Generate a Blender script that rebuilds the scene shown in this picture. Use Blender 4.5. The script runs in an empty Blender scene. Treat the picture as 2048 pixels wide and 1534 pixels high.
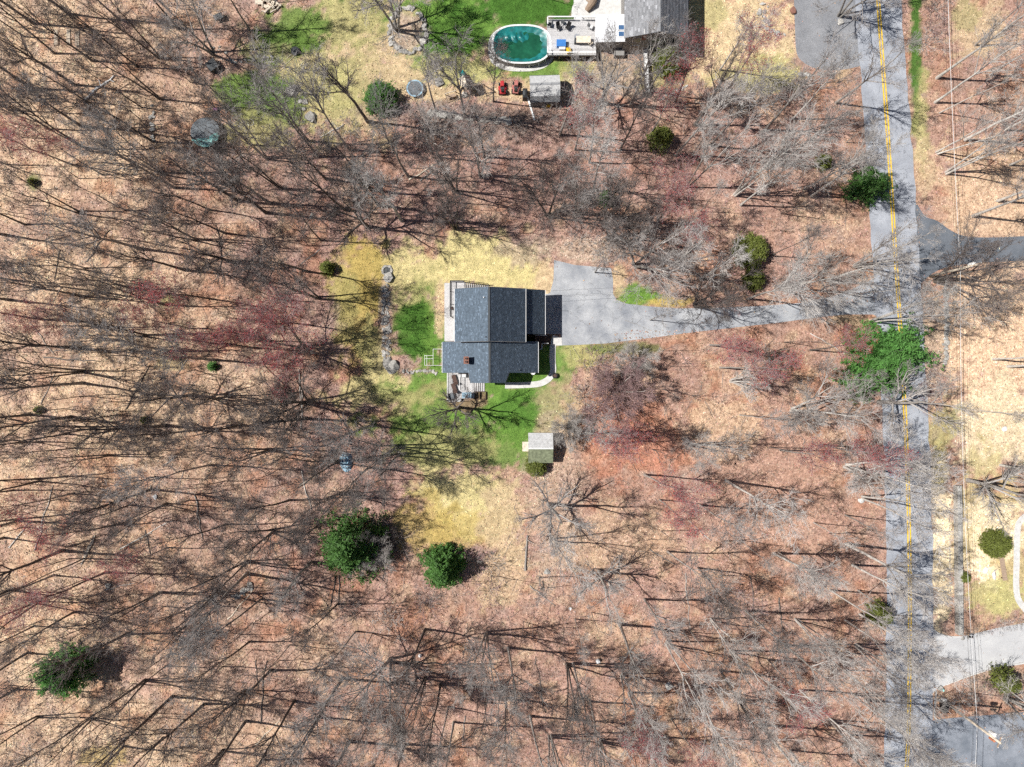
import bpy, math, random
import numpy as np
from mathutils import Vector, noise as mnoise

# ------------------------------------------------------------------ camera, sky, sun, exposure
S = 0.068                       # metres per photograph pixel on the ground
CAMH = 92.84                    # height of the drone above the ground
sc = bpy.context.scene
COL = sc.collection
cam_d = bpy.data.cameras.new("camera")
cam_d.lens = 24.0; cam_d.sensor_width = 36.0; cam_d.clip_start = 1.0; cam_d.clip_end = 3000.0
cam = bpy.data.objects.new("camera", cam_d); COL.objects.link(cam)
cam.location = (0, 0, CAMH); cam.rotation_euler = (0, 0, 0)
sc.camera = cam

SUN_EL, SHADOW_TILT = math.radians(54), math.radians(4.5)   # shadows run to +X, a little towards -Y
sdir = Vector((-math.cos(SUN_EL) * math.cos(SHADOW_TILT), math.cos(SUN_EL) * math.sin(SHADOW_TILT), math.sin(SUN_EL)))
world = bpy.data.worlds.new("World"); sc.world = world; world.use_nodes = True
wn = world.node_tree
sky = wn.nodes.new("ShaderNodeTexSky"); sky.sky_type = 'NISHITA'; sky.sun_disc = False
sky.sun_elevation = SUN_EL
sky.sun_rotation = math.atan2(sdir.x, sdir.y)
bg = wn.nodes["Background"]; bg.inputs[1].default_value = 0.05
wn.links.new(sky.outputs[0], bg.inputs[0])
sun_d = bpy.data.lights.new("sun", 'SUN'); sun_d.energy = 5.0; sun_d.angle = math.radians(0.5); sun_d.color = (1.0, 0.965, 0.91)
sun = bpy.data.objects.new("sun", sun_d); COL.objects.link(sun)
sun.rotation_euler = sdir.to_track_quat('Z', 'Y').to_euler()
sc.view_settings.view_transform = 'Standard'; sc.view_settings.look = 'None'
sc.view_settings.gamma = 1.0; sc.view_settings.exposure = 0.27
sc.view_settings.use_curve_mapping = False
sc.cycles.max_bounces = 5; sc.cycles.diffuse_bounces = 2; sc.cycles.glossy_bounces = 2; sc.cycles.transmission_bounces = 2
sc.cycles.adaptive_threshold = 0.03; sc.cycles.adaptive_min_samples = 24
sc.cycles.use_denoising = False
sc.cycles.caustics_reflective = False; sc.cycles.caustics_refractive = False

rnd = random.Random(7)
R0 = np.random.default_rng(11)

# ------------------------------------------------------------------ helpers
def W(px, py, z=0.0):
    """Ground position (or position at height z) of a spot of the place read off the plan."""
    k = S * (1 - z / CAMH)
    return ((px - 1024) * k, (767 - py) * k)

def tag(o, label=None, cat=None, group=None, kind=None):
    if label: o["label"] = label
    if cat: o["category"] = cat
    if group: o["group"] = group
    if kind: o["kind"] = kind
    return o

def empty(name, loc=(0, 0, 0), rz=0.0):
    o = bpy.data.objects.new(name, None); COL.objects.link(o)
    o.location = loc; o.rotation_euler = (0, 0, rz); o.empty_display_size = 0.3
    return o

def new_obj(name, me, parent=None, loc=None, rot=None):
    o = bpy.data.objects.new(name, me); COL.objects.link(o)
    if parent: o.parent = parent
    if loc is not None: o.location = loc
    if rot is not None: o.rotation_euler = rot
    return o

class MB:
    def __init__(s): s.v = []; s.f = []
    def add(s, vs, fs):
        b = len(s.v); s.v.extend([tuple(p) for p in vs]); s.f.extend([tuple(i + b for i in f) for f in fs]); return s
    def box(s, c, d, rz=0.0, top=None):
        """centre c, full size d; top: scale of the upper face"""
        hx, hy, hz = d[0] / 2, d[1] / 2, d[2] / 2
        cs, sn = math.cos(rz), math.sin(rz); t = top or 1.0
        vs = []
        for z, k in ((-hz, 1.0), (hz, t)):
            for x, y in ((-hx, -hy), (hx, -hy), (hx, hy), (-hx, hy)):
                x2, y2 = x * k, y * k
                vs.append((c[0] + x2 * cs - y2 * sn, c[1] + x2 * sn + y2 * cs, c[2] + z))
        return s.add(vs, [(3, 2, 1, 0), (4, 5, 6, 7), (0, 1, 5, 4), (1, 2, 6, 5), (2, 3, 7, 6), (3, 0, 4, 7)])
    def bar(s, a, b, w, h=None):
        """rectangular bar from a to b"""
        h = h or w; a = Vector(a); b = Vector(b); t = (b - a).normalized()
        up = Vector((0, 0, 1)) if abs(t.z) < 0.95 else Vector((1, 0, 0))
        u = t.cross(up).normalized() * w / 2; v = u.cross(t).normalized() * h / 2
        vs = [p + q for p in (a, b) for q in (-u - v, u - v, u + v, -u + v)]
        return s.add(vs, [(3, 2, 1, 0), (4, 5, 6, 7), (0, 1, 5, 4), (1, 2, 6, 5), (2, 3, 7, 6), (3, 0, 4, 7)])
    def prism(s, pts, z0, z1):
        n = len(pts)
        vs = [(p[0], p[1], z0) for p in pts] + [(p[0], p[1], z1) for p in pts]
        area = sum(pts[i][0] * pts[(i + 1) % n][1] - pts[(i + 1) % n][0] * pts[i][1] for i in range(n))
        up = tuple(range(n, 2 * n)); dn = tuple(range(n - 1, -1, -1))
        fs = [up, dn] + [(i, (i + 1) % n, n + (i + 1) % n, n + i) for i in range(n)]
        if area < 0: fs = [tuple(reversed(f)) for f in fs]
        return s.add(vs, fs)
    def slab(s, quad, t):
        """thick sheet whose top is the 3-D polygon quad"""
        n = len(quad); vs = [tuple(p) for p in quad] + [(p[0], p[1], p[2] - t) for p in quad]
        return s.add(vs, [tuple(range(n)), tuple(range(2 * n - 1, n - 1, -1))] + [(i, n + i, n + (i + 1) % n, (i + 1) % n) for i in range(n)])
    def lathe(s, prof, c=(0, 0, 0), k=14, sx=1.0, sy=1.0):
        m = len(prof); vs = []
        for r, z in prof:
            for i in range(k):
                a = 2 * math.pi * i / k; vs.append((c[0] + r * sx * math.cos(a), c[1] + r * sy * math.sin(a), c[2] + z))
        fs = [(j * k + i, j * k + (i + 1) % k, (j + 1) * k + (i + 1) % k, (j + 1) * k + i) for j in range(m - 1) for i in range(k)]
        fs.append(tuple(range(k - 1, -1, -1))); fs.append(tuple((m - 1) * k + i for i in range(k)))
        return s.add(vs, fs)
    def tube(s, pts, rad, k=6):
        P = np.array([[tuple(p) for p in pts]], float); R = np.array([rad], float)
        v, f = tubes(P, R, k); 
        b = len(s.v); n = len(pts)
        s.add([tuple(p) for p in v], [tuple(int(i) for i in q) for q in f])
        s.f.append(tuple(b + i for i in range(k - 1, -1, -1))); s.f.append(tuple(b + (n - 1) * k + i for i in range(k)))
        return s
    def mesh(s, name, mat=None, smooth=False):
        me = bpy.data.meshes.new(name); me.from_pydata(s.v, [], s.f); me.update()
        if mat: me.materials.append(mat)
        if smooth:
            for p in me.polygons: p.use_smooth = True
        return me
    def build(s, name, mat, parent=None, smooth=False, loc=None, rz=None, bevel=0.0):
        o = new_obj(name, s.mesh(name, mat, smooth), parent, loc, None if rz is None else (0, 0, rz))
        if bevel:
            m = o.modifiers.new("bevel", 'BEVEL'); m.width = bevel; m.segments = 2; m.limit_method = 'ANGLE'
        return o

def tubes(P, R, k):
    """P (B,n,3) polylines, R (B,n) radii -> verts, quads of k-sided tubes"""
    B, n, _ = P.shape
    T = np.empty_like(P)
    T[:, 1:-1] = P[:, 2:] - P[:, :-2] if n > 2 else T[:, 1:-1]
    T[:, 0] = P[:, 1] - P[:, 0]; T[:, -1] = P[:, -1] - P[:, -2]
    T /= np.linalg.norm(T, axis=2, keepdims=True) + 1e-9
    mt = P[:, -1] - P[:, 0]; mt /= np.linalg.norm(mt, axis=1, keepdims=True) + 1e-9
    ref = np.where(np.abs(mt[:, 2:3]) < 0.8, np.array([[0, 0, 1.0]]), np.array([[1.0, 0, 0]]))
    U = np.cross(T, ref[:, None, :]); U /= np.linalg.norm(U, axis=2, keepdims=True) + 1e-9
    V = np.cross(T, U)
    a = 2 * np.pi * np.arange(k) / k
    ring = U[:, :, None, :] * np.cos(a)[None, None, :, None] + V[:, :, None, :] * np.sin(a)[None, None, :, None]
    vs = P[:, :, None, :] + ring * R[:, :, None, None]
    idx = np.arange(B * n * k).reshape(B, n, k)
    nx = np.roll(idx, -1, axis=2)
    q = np.stack([idx[:, :-1], nx[:, :-1], nx[:, 1:], idx[:, 1:]], axis=-1).reshape(-1, 4)
    return vs.reshape(-1, 3), q

def mesh_np(name, verts, quads, mat=None, smooth=False, tri=False, colors=None):
    me = bpy.data.meshes.new(name); n = quads.shape[1]
    me.vertices.add(len(verts)); me.vertices.foreach_set("co", np.ascontiguousarray(verts, dtype=np.float32).ravel())
    me.loops.add(quads.size); me.loops.foreach_set("vertex_index", np.ascontiguousarray(quads, dtype=np.int32).ravel())
    me.polygons.add(len(quads)); me.polygons.foreach_set("loop_start", np.arange(0, quads.size, n, dtype=np.int32))
    me.update(calc_edges=True)
    if smooth: me.polygons.foreach_set("use_smooth", np.ones(len(quads), dtype=bool))
    if colors is not None:
        ca = me.color_attributes.new("tint", 'FLOAT_COLOR', 'POINT')
        c4 = np.ones((len(verts), 4), dtype=np.float32); c4[:, :3] = colors
        ca.data.foreach_set("color", c4.ravel())
    if mat: me.materials.append(mat)
    me.validate(); return me

def join_parts(parts):
    vs, qs, b = [], [], 0
    for v, q in parts:
        vs.append(v); qs.append(q + b); b += len(v)
    return np.concatenate(vs), np.concatenate(qs)

# ------------------------------------------------------------------ materials
def mat(name, color, rough=0.8, var=0.25, scale=3.0, bump=0.0, metal=0.0, detail=2.5, attr=None, obj_var=0.0, spec=0.3):
    m = bpy.data.materials.new(name); m.use_nodes = True; nt = m.node_tree; n = nt.nodes; l = nt.links
    b = n["Principled BSDF"]; b.inputs["Roughness"].default_value = rough; b.inputs["Metallic"].default_value = metal
    b.inputs["Specular IOR Level"].default_value = spec
    geo = n.new("ShaderNodeNewGeometry")
    nz = n.new("ShaderNodeTexNoise"); nz.inputs["Scale"].default_value = scale; nz.inputs["Detail"].default_value = detail
    nz.inputs["Roughness"].default_value = 0.65
    l.new(geo.outputs["Position"], nz.inputs["Vector"])
    mr = n.new("ShaderNodeMapRange"); mr.inputs[1].default_value = 0.25; mr.inputs[2].default_value = 0.75
    mr.inputs[3].default_value = 1 - var; mr.inputs[4].default_value = 1 + var
    l.new(nz.outputs["Fac"], mr.inputs[0])
    mul = n.new("ShaderNodeVectorMath"); mul.operation = 'SCALE'
    if not var: n.remove(mr); n.remove(nz); n.remove(geo)
    if attr:
        at = n.new("ShaderNodeAttribute"); at.attribute_name = attr; l.new(at.outputs["Color"], mul.inputs[0])
    else:
        mul.inputs[0].default_value = color
    if var: l.new(mr.outputs[0], mul.inputs["Scale"])
    else: mul.inputs["Scale"].default_value = 1.0
    out = mul.outputs[0]
    if obj_var:
        oi = n.new("ShaderNodeObjectInfo"); m2 = n.new("ShaderNodeMapRange")
        m2.inputs[3].default_value = 1 - obj_var; m2.inputs[4].default_value = 1 + obj_var
        l.new(oi.outputs["Random"], m2.inputs[0])
        s2 = n.new("ShaderNodeVectorMath"); s2.operation = 'SCALE'; l.new(out, s2.inputs[0]); l.new(m2.outputs[0], s2.inputs["Scale"]); out = s2.outputs[0]
    l.new(out, b.inputs["Base Color"])
    if bump:
        bp = n.new("ShaderNodeBump"); bp.inputs["Strength"].default_value = bump; bp.inputs["Distance"].default_value = 0.05
        l.new(nz.outputs["Fac"], bp.inputs["Height"]); l.new(bp.outputs[0], b.inputs["Normal"])
    return m

M = {}
M['bark'] = mat("bark grey", (0.34, 0.315, 0.29), 0.9, 0.35, 2.5, 0.4, obj_var=0.22)
M['bark_dark'] = mat("bark dark", (0.12, 0.105, 0.095), 0.9, 0.35, 2.5, 0.4, obj_var=0.22)
M['bark_pale'] = mat("bark pale", (0.58, 0.55, 0.51), 0.9, 0.3, 2.5, 0.3, obj_var=0.15)
M['twig'] = mat("twig grey", (0.345, 0.32, 0.305), 0.9, 0.0, 1.0, obj_var=0.25)
M['twig_dark'] = mat("twig brown", (0.175, 0.15, 0.14), 0.9, 0.0, 1.0, obj_var=0.25)
M['twig_pale'] = mat("twig pale", (0.50, 0.47, 0.445), 0.9, 0.0, 1.0, obj_var=0.2)
M['twig_red'] = mat("twig reddish", (0.36, 0.24, 0.235), 0.9, 0.0, 1.0, obj_var=0.2)
M['bud'] = mat("red maple flower", (0.52, 0.115, 0.115), 0.8, 0.0, 1.5, obj_var=0.25)
M['bud2'] = mat("pale bud", (0.42, 0.25, 0.20), 0.8, 0.0, 1.5, obj_var=0.2)
M['needle_bright'] = mat("needles bright", (0.13, 0.31, 0.075), 0.6, 0.5, 1.2, obj_var=0.1)
M['needle_dark'] = mat("needles dark", (0.095, 0.21, 0.05), 0.6, 0.5, 1.2, obj_var=0.1)
M['needle_olive'] = mat("needles olive", (0.20, 0.235, 0.055), 0.6, 0.4, 1.5, obj_var=0.1)
def leafy(m, k=0.42):
    """let light through thin leaves"""
    nt = m.node_tree; n = nt.nodes; b = n["Principled BSDF"]; t = n.new("ShaderNodeBsdfTranslucent"); mx = n.new("ShaderNodeMixShader"); mx.inputs[0].default_value = k
    nt.links.new(b.inputs["Base Color"].links[0].from_socket, t.inputs["Color"]); nt.links.new(b.outputs[0], mx.inputs[1]); nt.links.new(t.outputs[0], mx.inputs[2])
    nt.links.new(mx.outputs[0], n["Material Output"].inputs["Surface"])
for k_ in ('needle_bright', 'needle_dark', 'needle_olive', 'bud'): leafy(M[k_])
M['stone'] = mat("field stone", (0.36, 0.345, 0.32), 0.9, 0.45, 4.0, 0.6, obj_var=0.3)
M['concrete'] = mat("concrete", (0.58, 0.57, 0.55), 0.9, 0.18, 2.0, 0.15)
M['white'] = mat("white paint", (0.78, 0.78, 0.77), 0.55, 0.06, 3.0)
M['offwhite'] = mat("weathered white", (0.62, 0.62, 0.62), 0.7, 0.15, 2.0)
M['siding'] = mat("siding", (0.44, 0.41, 0.37), 0.75, 0.08, 2.0)
M['siding2'] = mat("grey siding", (0.26, 0.25, 0.24), 0.75, 0.12, 2.0)
M['glass'] = mat("window glass", (0.03, 0.04, 0.05), 0.1, 0.1, 1.0, spec=0.6)
M['deckgrey'] = mat("deck board grey", (0.50, 0.49, 0.49), 0.8, 0.2, 5.0, obj_var=0.12)
M['black'] = mat("black metal", (0.02, 0.02, 0.022), 0.5, 0.1, 3.0)
M['darkgrey'] = mat("dark grey plastic", (0.06, 0.065, 0.07), 0.6, 0.15, 3.0)
M['brick'] = mat("chimney brick", (0.24, 0.12, 0.09), 0.9, 0.35, 9.0, 0.3)
M['wood'] = mat("weathered wood", (0.30, 0.22, 0.16), 0.85, 0.3, 6.0, 0.2, obj_var=0.2)
M['wood_pale'] = mat("pale dry wood", (0.60, 0.52, 0.42), 0.85, 0.3, 4.0, 0.2, obj_var=0.2)
M['wood_dark'] = mat("dark stained wood", (0.09, 0.055, 0.045), 0.8, 0.25, 5.0)
M['red'] = mat("red paint", (0.45, 0.035, 0.04), 0.45, 0.2, 6.0)
M['red_faded'] = mat("faded red paint", (0.42, 0.15, 0.13), 0.6, 0.3, 6.0)
M['rubber'] = mat("rubber", (0.025, 0.025, 0.025), 0.85, 0.2, 6.0)
M['teal'] = mat("teal plastic", (0.03, 0.33, 0.33), 0.5, 0.15, 3.0)
M['teal_pale'] = mat("pale teal tarp", (0.28, 0.58, 0.55), 0.5, 0.25, 3.0, 0.3)
M['blue'] = mat("blue plastic", (0.05, 0.19, 0.50), 0.5, 0.15, 3.0)
M['tarp'] = mat("blue tarp", (0.28, 0.42, 0.52), 0.45, 0.55, 1.2, 0.3)
M['yellow'] = mat("yellow plastic", (0.72, 0.45, 0.03), 0.5, 0.12, 3.0)
M['mesh_mat'] = mat("trampoline mat", (0.13, 0.145, 0.16), 0.7, 0.25, 2.0)
M['purple'] = mat("pink plastic", (0.55, 0.20, 0.45), 0.5, 0.1, 3.0)
M['orange'] = mat("terracotta", (0.50, 0.20, 0.11), 0.8, 0.15, 5.0)
M['metal'] = mat("galvanised metal", (0.55, 0.56, 0.58), 0.4, 0.12, 3.0, metal=0.6)
M['shedroof'] = mat("pale shed shingle", (0.46, 0.46, 0.46), 0.9, 0.25, 3.0, 0.3)
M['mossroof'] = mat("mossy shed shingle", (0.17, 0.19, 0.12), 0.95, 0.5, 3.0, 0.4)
M['neighbour_roof'] = mat("grey shingle", (0.27, 0.275, 0.285), 0.9, 0.25, 2.0, 0.3)
M['shingle'] = mat("asphalt shingle", (0.1, 0.12, 0.15), 0.92, 0.22, 9.0, 0.3, attr="tint", spec=0.15)
M['leaf'] = mat("fallen leaf", (0.3, 0.2, 0.1), 0.85, 0.0, 2.0, attr="tint", spec=0.15)
M['skylight'] = mat("skylight glass", (0.06, 0.13, 0.26), 0.15, 0.1, 1.0, spec=0.5)
M['annex'] = mat("white membrane roof", (0.66, 0.67, 0.69), 0.7, 0.08, 1.0)

def asphalt(name, base, patch, crack=0.35, var=0.28):
    m = bpy.data.materials.new(name); m.use_nodes = True; nt = m.node_tree; n = nt.nodes; l = nt.links
    b = n["Principled BSDF"]; b.inputs["Roughness"].default_value = 0.9; b.inputs["Specular IOR Level"].default_value = 0.2
    geo = n.new("ShaderNodeNewGeometry")
    big = n.new("ShaderNodeTexNoise"); big.inputs["Scale"].default_value = 0.35; big.inputs["Detail"].default_value = 4; big.inputs["Roughness"].default_value = 0.6
    fine = n.new("ShaderNodeTexNoise"); fine.inputs["Scale"].default_value = 9; fine.inputs["Detail"].default_value = 2; fine.inputs["Roughness"].default_value = 0.8
    vor = n.new("ShaderNodeTexVoronoi"); vor.feature = 'DISTANCE_TO_EDGE'; vor.inputs["Scale"].default_value = 0.28
    warp = n.new("ShaderNodeVectorMath"); warp.operation = 'ADD'
    nw = n.new("ShaderNodeTexNoise"); nw.inputs["Scale"].default_value = 0.8; nw.inputs["Detail"].default_value = 4
    sw = n.new("ShaderNodeVectorMath"); sw.operation = 'SCALE'; sw.inputs["Scale"].default_value = 2.2
    for t in (big, fine, nw): l.new(geo.outputs["Position"], t.inputs["Vector"])
    l.new(nw.outputs["Color"], sw.inputs[0]); l.new(geo.outputs["Position"], warp.inputs[0]); l.new(sw.outputs[0], warp.inputs[1]); l.new(warp.outputs[0], vor.inputs["Vector"])
    r1 = n.new("ShaderNodeMapRange"); r1.inputs[1].default_value = 0.3; r1.inputs[2].default_value = 0.7; l.new(big.outputs["Fac"], r1.inputs[0])
    mx = n.new("ShaderNodeMix"); mx.data_type = 'RGBA'; mx.inputs["A"].default_value = (*base, 1); mx.inputs["B"].default_value = (*patch, 1); l.new(r1.outputs[0], mx.inputs["Factor"])
    r2 = n.new("ShaderNodeMapRange"); r2.inputs[1].default_value = 0.2; r2.inputs[2].default_value = 0.8; r2.inputs[3].default_value = 1 - var; r2.inputs[4].default_value = 1 + var; l.new(fine.outputs["Fac"], r2.inputs[0])
    r3 = n.new("ShaderNodeMapRange"); r3.inputs[1].default_value = 0.0; r3.inputs[2].default_value = 0.012; r3.inputs[3].default_value = 1 - crack; r3.inputs[4].default_value = 1.0; l.new(vor.outputs["Distance"], r3.inputs[0])
    mm = n.new("ShaderNodeMath"); mm.operation = 'MULTIPLY'; l.new(r2.outputs[0], mm.inputs[0]); l.new(r3.outputs[0], mm.inputs[1])
    s = n.new("ShaderNodeVectorMath"); s.operation = 'SCALE'; l.new(mx.outputs["Result"], s.inputs[0]); l.new(mm.outputs[0], s.inputs["Scale"])
    l.new(s.outputs[0], b.inputs["Base Color"])
    bp = n.new("ShaderNodeBump"); bp.inputs["Strength"].default_value = 0.3; bp.inputs["Distance"].default_value = 0.02
    l.new(fine.outputs["Fac"], bp.inputs["Height"]); l.new(bp.outputs[0], b.inputs["Normal"])
    return m
M['road'] = asphalt("road asphalt", (0.25, 0.265, 0.30), (0.40, 0.42, 0.46), 0.45)
M['drive'] = asphalt("driveway asphalt", (0.22, 0.235, 0.265), (0.46, 0.47, 0.485), 0.4)
M['drive_dark'] = asphalt("fresh asphalt", (0.10, 0.115, 0.135), (0.17, 0.185, 0.21), 0.2)
M['drive_pale'] = asphalt("pale worn asphalt", (0.42, 0.42, 0.43), (0.53, 0.53, 0.53), 0.2, 0.15)
M['gravel_drive'] = asphalt("gravelly asphalt", (0.19, 0.195, 0.21), (0.28, 0.285, 0.30), 0.2, 0.5)
M['lot'] = asphalt("worn lot asphalt", (0.13, 0.15, 0.18), (0.30, 0.32, 0.36), 0.3)
M['line'] = mat("yellow road paint", (0.78, 0.50, 0.045), 0.7, 0.3, 3.0)

def ground_mat():
    m = bpy.data.materials.new("forest floor and lawn"); m.use_nodes = True; nt = m.node_tree; n = nt.nodes; l = nt.links
    b = n["Principled BSDF"]; b.inputs["Roughness"].default_value = 0.95; b.inputs["Specular IOR Level"].default_value = 0.1
    geo = n.new("ShaderNodeNewGeometry"); P = geo.outputs["Position"]
    at = n.new("ShaderNodeAttribute"); at.attribute_name = "tint"
    ag = n.new("ShaderNodeAttribute"); ag.attribute_name = "grassy"
    def noise(sc_, det, ro=0.65):
        t = n.new("ShaderNodeTexNoise"); t.inputs["Scale"].default_value = sc_; t.inputs["Detail"].default_value = det; t.inputs["Roughness"].default_value = ro
        l.new(P, t.inputs["Vector"]); return t
    def rng(o, a, b_, c, d):
        r = n.new("ShaderNodeMapRange"); r.inputs[1].default_value = a; r.inputs[2].default_value = b_; r.inputs[3].default_value = c; r.inputs[4].default_value = d
        l.new(o, r.inputs[0]); return r.outputs[0]
    v1 = n.new("ShaderNodeTexVoronoi"); v1.inputs["Scale"].default_value = 4.2; l.new(P, v1.inputs["Vector"])
    v2 = n.new("ShaderNodeTexVoronoi"); v2.inputs["Scale"].default_value = 8.5; l.new(P, v2.inputs["Vector"])
    sx = n.new("ShaderNodeSeparateColor"); l.new(v1.outputs["Color"], sx.inputs[0])
    sx2 = n.new("ShaderNodeSeparateColor"); l.new(v2.outputs["Color"], sx2.inputs[0])
    ramp = n.new("ShaderNodeValToRGB"); e = ramp.color_ramp.elements
    e[0].position = 0.0; e[0].color = (0.42, 0.36, 0.34, 1)
    e[1].position = 1.0; e[1].color = (1.42, 1.42, 1.38, 1)
    for p, c in ((0.2, (0.72, 0.64, 0.60, 1)), (0.45, (1.0, 0.92, 0.88, 1)), (0.75, (1.15, 1.12, 1.08, 1))):
        q = ramp.color_ramp.elements.new(p); q.color = c
    av = n.new("ShaderNodeMath"); av.operation = 'ADD'; l.new(sx.outputs[0], av.inputs[0]); l.new(sx2.outputs[1], av.inputs[1])
    hv = n.new("ShaderNodeMath"); hv.operation = 'MULTIPLY'; hv.inputs[1].default_value = 0.5; l.new(av.outputs[0], hv.inputs[0])
    l.new(hv.outputs[0], ramp.inputs[0])
    g1 = noise(7.0, 2.5, 0.8); g2 = noise(1.3, 2.5, 0.6)
    gr = n.new("ShaderNodeValToRGB"); ge = gr.color_ramp.elements
    ge[0].position = 0.3; ge[0].color = (0.5, 0.55, 0.5, 1); ge[1].position = 0.72; ge[1].color = (1.5, 1.42, 1.3, 1)
    l.new(g1.outputs["Fac"], gr.inputs[0])
    mix = n.new("ShaderNodeMix"); mix.data_type = 'RGBA'; l.new(ag.outputs["Fac"], mix.inputs["Factor"]); l.new(ramp.outputs[0], mix.inputs["A"]); l.new(gr.outputs[0], mix.inputs["B"])
    mu = n.new("ShaderNodeVectorMath"); mu.operation = 'MULTIPLY'; l.new(at.outputs["Color"], mu.inputs[0]); l.new(mix.outputs["Result"], mu.inputs[1])
    s = n.new("ShaderNodeVectorMath"); s.operation = 'SCALE'; l.new(mu.outputs[0], s.inputs[0]); l.new(rng(g2.outputs["Fac"], 0.25, 0.75, 0.72, 1.26), s.inputs["Scale"])
    l.new(s.outputs[0], b.inputs["Base Color"])
    bp = n.new("ShaderNodeBump"); bp.inputs["Strength"].default_value = 0.55; bp.inputs["Distance"].default_value = 0.08
    ha = n.new("ShaderNodeMath"); ha.operation = 'ADD'; l.new(hv.outputs[0], ha.inputs[0]); l.new(g1.outputs["Fac"], ha.inputs[1])
    l.new(ha.outputs[0], bp.inputs["Height"]); l.new(bp.outputs[0], b.inputs["Normal"])
    return m
M['ground'] = ground_mat()

# ------------------------------------------------------------------ ground: one sheet, finely divided inside the view
_NG = {}
def vnoise(x, y, seed, scale):
    """smooth value noise, vectorised"""
    if seed not in _NG: _NG[seed] = np.random.default_rng(seed).random((256, 256))
    G = _NG[seed]
    u = x / scale + 1000; v = y / scale + 1000
    i = np.floor(u).astype(int); j = np.floor(v).astype(int); fu = u - i; fv = v - j
    fu = fu * fu * (3 - 2 * fu); fv = fv * fv * (3 - 2 * fv)
    g = lambda a, b: G[a % 256, b % 256]
    return (g(i, j) * (1 - fu) + g(i + 1, j) * fu) * (1 - fv) + (g(i, j + 1) * (1 - fu) + g(i + 1, j + 1) * fu) * fv
def fbm(x, y, seed, scale, octs=4):
    t = 0; a = 1; tot = 0
    for k in range(octs):
        t = t + a * vnoise(x, y, seed + k, scale / 2 ** k); tot += a; a *= 0.55
    return t / tot

FLAT = [(620, 470, 1260, 820), (1000, 780, 1140, 960), (840, 0, 1440, 235), (1080, 500, 1760, 700), (1560, -200, 2200, 1750), (560, 480, 900, 800)]
def gz_np(px, py):
    d = np.full(np.shape(px), 1e9)
    for x0, y0, x1, y1 in FLAT:
        dx = np.maximum(np.maximum(x0 - px, px - x1), 0); dy = np.maximum(np.maximum(y0 - py, py - y1), 0)
        d = np.minimum(d, np.hypot(dx, dy))
    k = np.clip(d / 120, 0, 1); k = k * k * (3 - 2 * k)
    return k * ((fbm(px, py, 5, 160, 3) - 0.5) * 1.3 + (fbm(px, py, 9, 30, 2) - 0.5) * 0.25)
def GZ(px, py): return float(gz_np(np.array([float(px)]), np.array([float(py)]))[0])

def axis(lo, hi, step, far):
    a = np.arange(lo, hi + step, step); out = [a]; s = step; e = a[-1]; ext = []
    while e < far: s *= 1.6; e += s; ext.append(e)
    s = step; b = a[0]; pre = []
    while b > -far: s *= 1.6; b -= s; pre.append(b)
    return np.concatenate([np.array(pre[::-1]), a, np.array(ext)])
XS = axis(-78, 78, 0.36, 900); YS = axis(-60, 60, 0.36, 900)
GX, GY = np.meshgrid(XS, YS)
PX = GX / S + 1024; PY = 767 - GY / S
GZ_ = gz_np(PX, PY)
# litter: sandy in the woods away from the road, pinkish across the top middle, orange lower down by the road
sand = np.array((0.60, 0.45, 0.315)); pink = np.array((0.34, 0.225, 0.195)); orange = np.array((0.405, 0.265, 0.205)); greyb = np.array((0.27, 0.215, 0.19)); rust = np.array((0.36, 0.17, 0.10)); cream = np.array((0.72, 0.57, 0.39))
tan = np.array((0.56, 0.44, 0.29)); yel = np.array((0.58, 0.50, 0.265)); grn = np.array((0.092, 0.17, 0.036)); dgrn = np.array((0.055, 0.13, 0.024)); gold = np.array((0.44, 0.34, 0.12))
olive = np.array((0.34, 0.325, 0.15)); dirt = np.array((0.42, 0.34, 0.27)); pale = np.array((0.78, 0.66, 0.47))
n1 = fbm(PX, PY, 21, 260); n2 = fbm(PX, PY, 31, 70); n3 = fbm(PX, PY, 41, 24, 3)
wl = np.clip((620 - PX) / 420 + (n1 - 0.5) * 1.6, 0, 1)
wr = np.clip((PX - 900) / 400 + (PY - 700) / 500 + (n1 - 0.5), 0, 1)
tint = pink[None, None] * np.ones(GX.shape + (1,))
def lay(col, w):
    global tint
    w = np.clip(w, 0, 1)[..., None]; tint = tint * (1 - w) + col * w
lay(orange, wr * 0.85); lay(sand, wl * 0.95)
n4 = fbm(PX, PY, 51, 9, 2); n5 = fbm(PX, PY, 61, 42, 3)
lay(sand, np.clip((n2 - 0.54) * 5, 0, 1) * 0.5)
lay(pink * 1.1, np.clip((n5 - 0.53) * 7, 0, 1) * 0.6)
lay(cream, np.clip((n5 - 0.50) * 8, 0, 1) * np.clip((n1 - 0.42) * 6, 0, 1) * wl * 0.6)
lay(rust, np.clip((0.42 - n5) * 8, 0, 1) * 0.55)
lay(orange * 0.85, np.clip((0.47 - n2) * 5, 0, 1) * 0.6)
lay(greyb, np.clip((n3 - 0.57) * 5, 0, 1) * 0.55)
lay(cream * .9, np.clip((0.40 - n3) * 6, 0, 1) * 0.35)
grassy = np.zeros(GX.shape)
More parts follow.
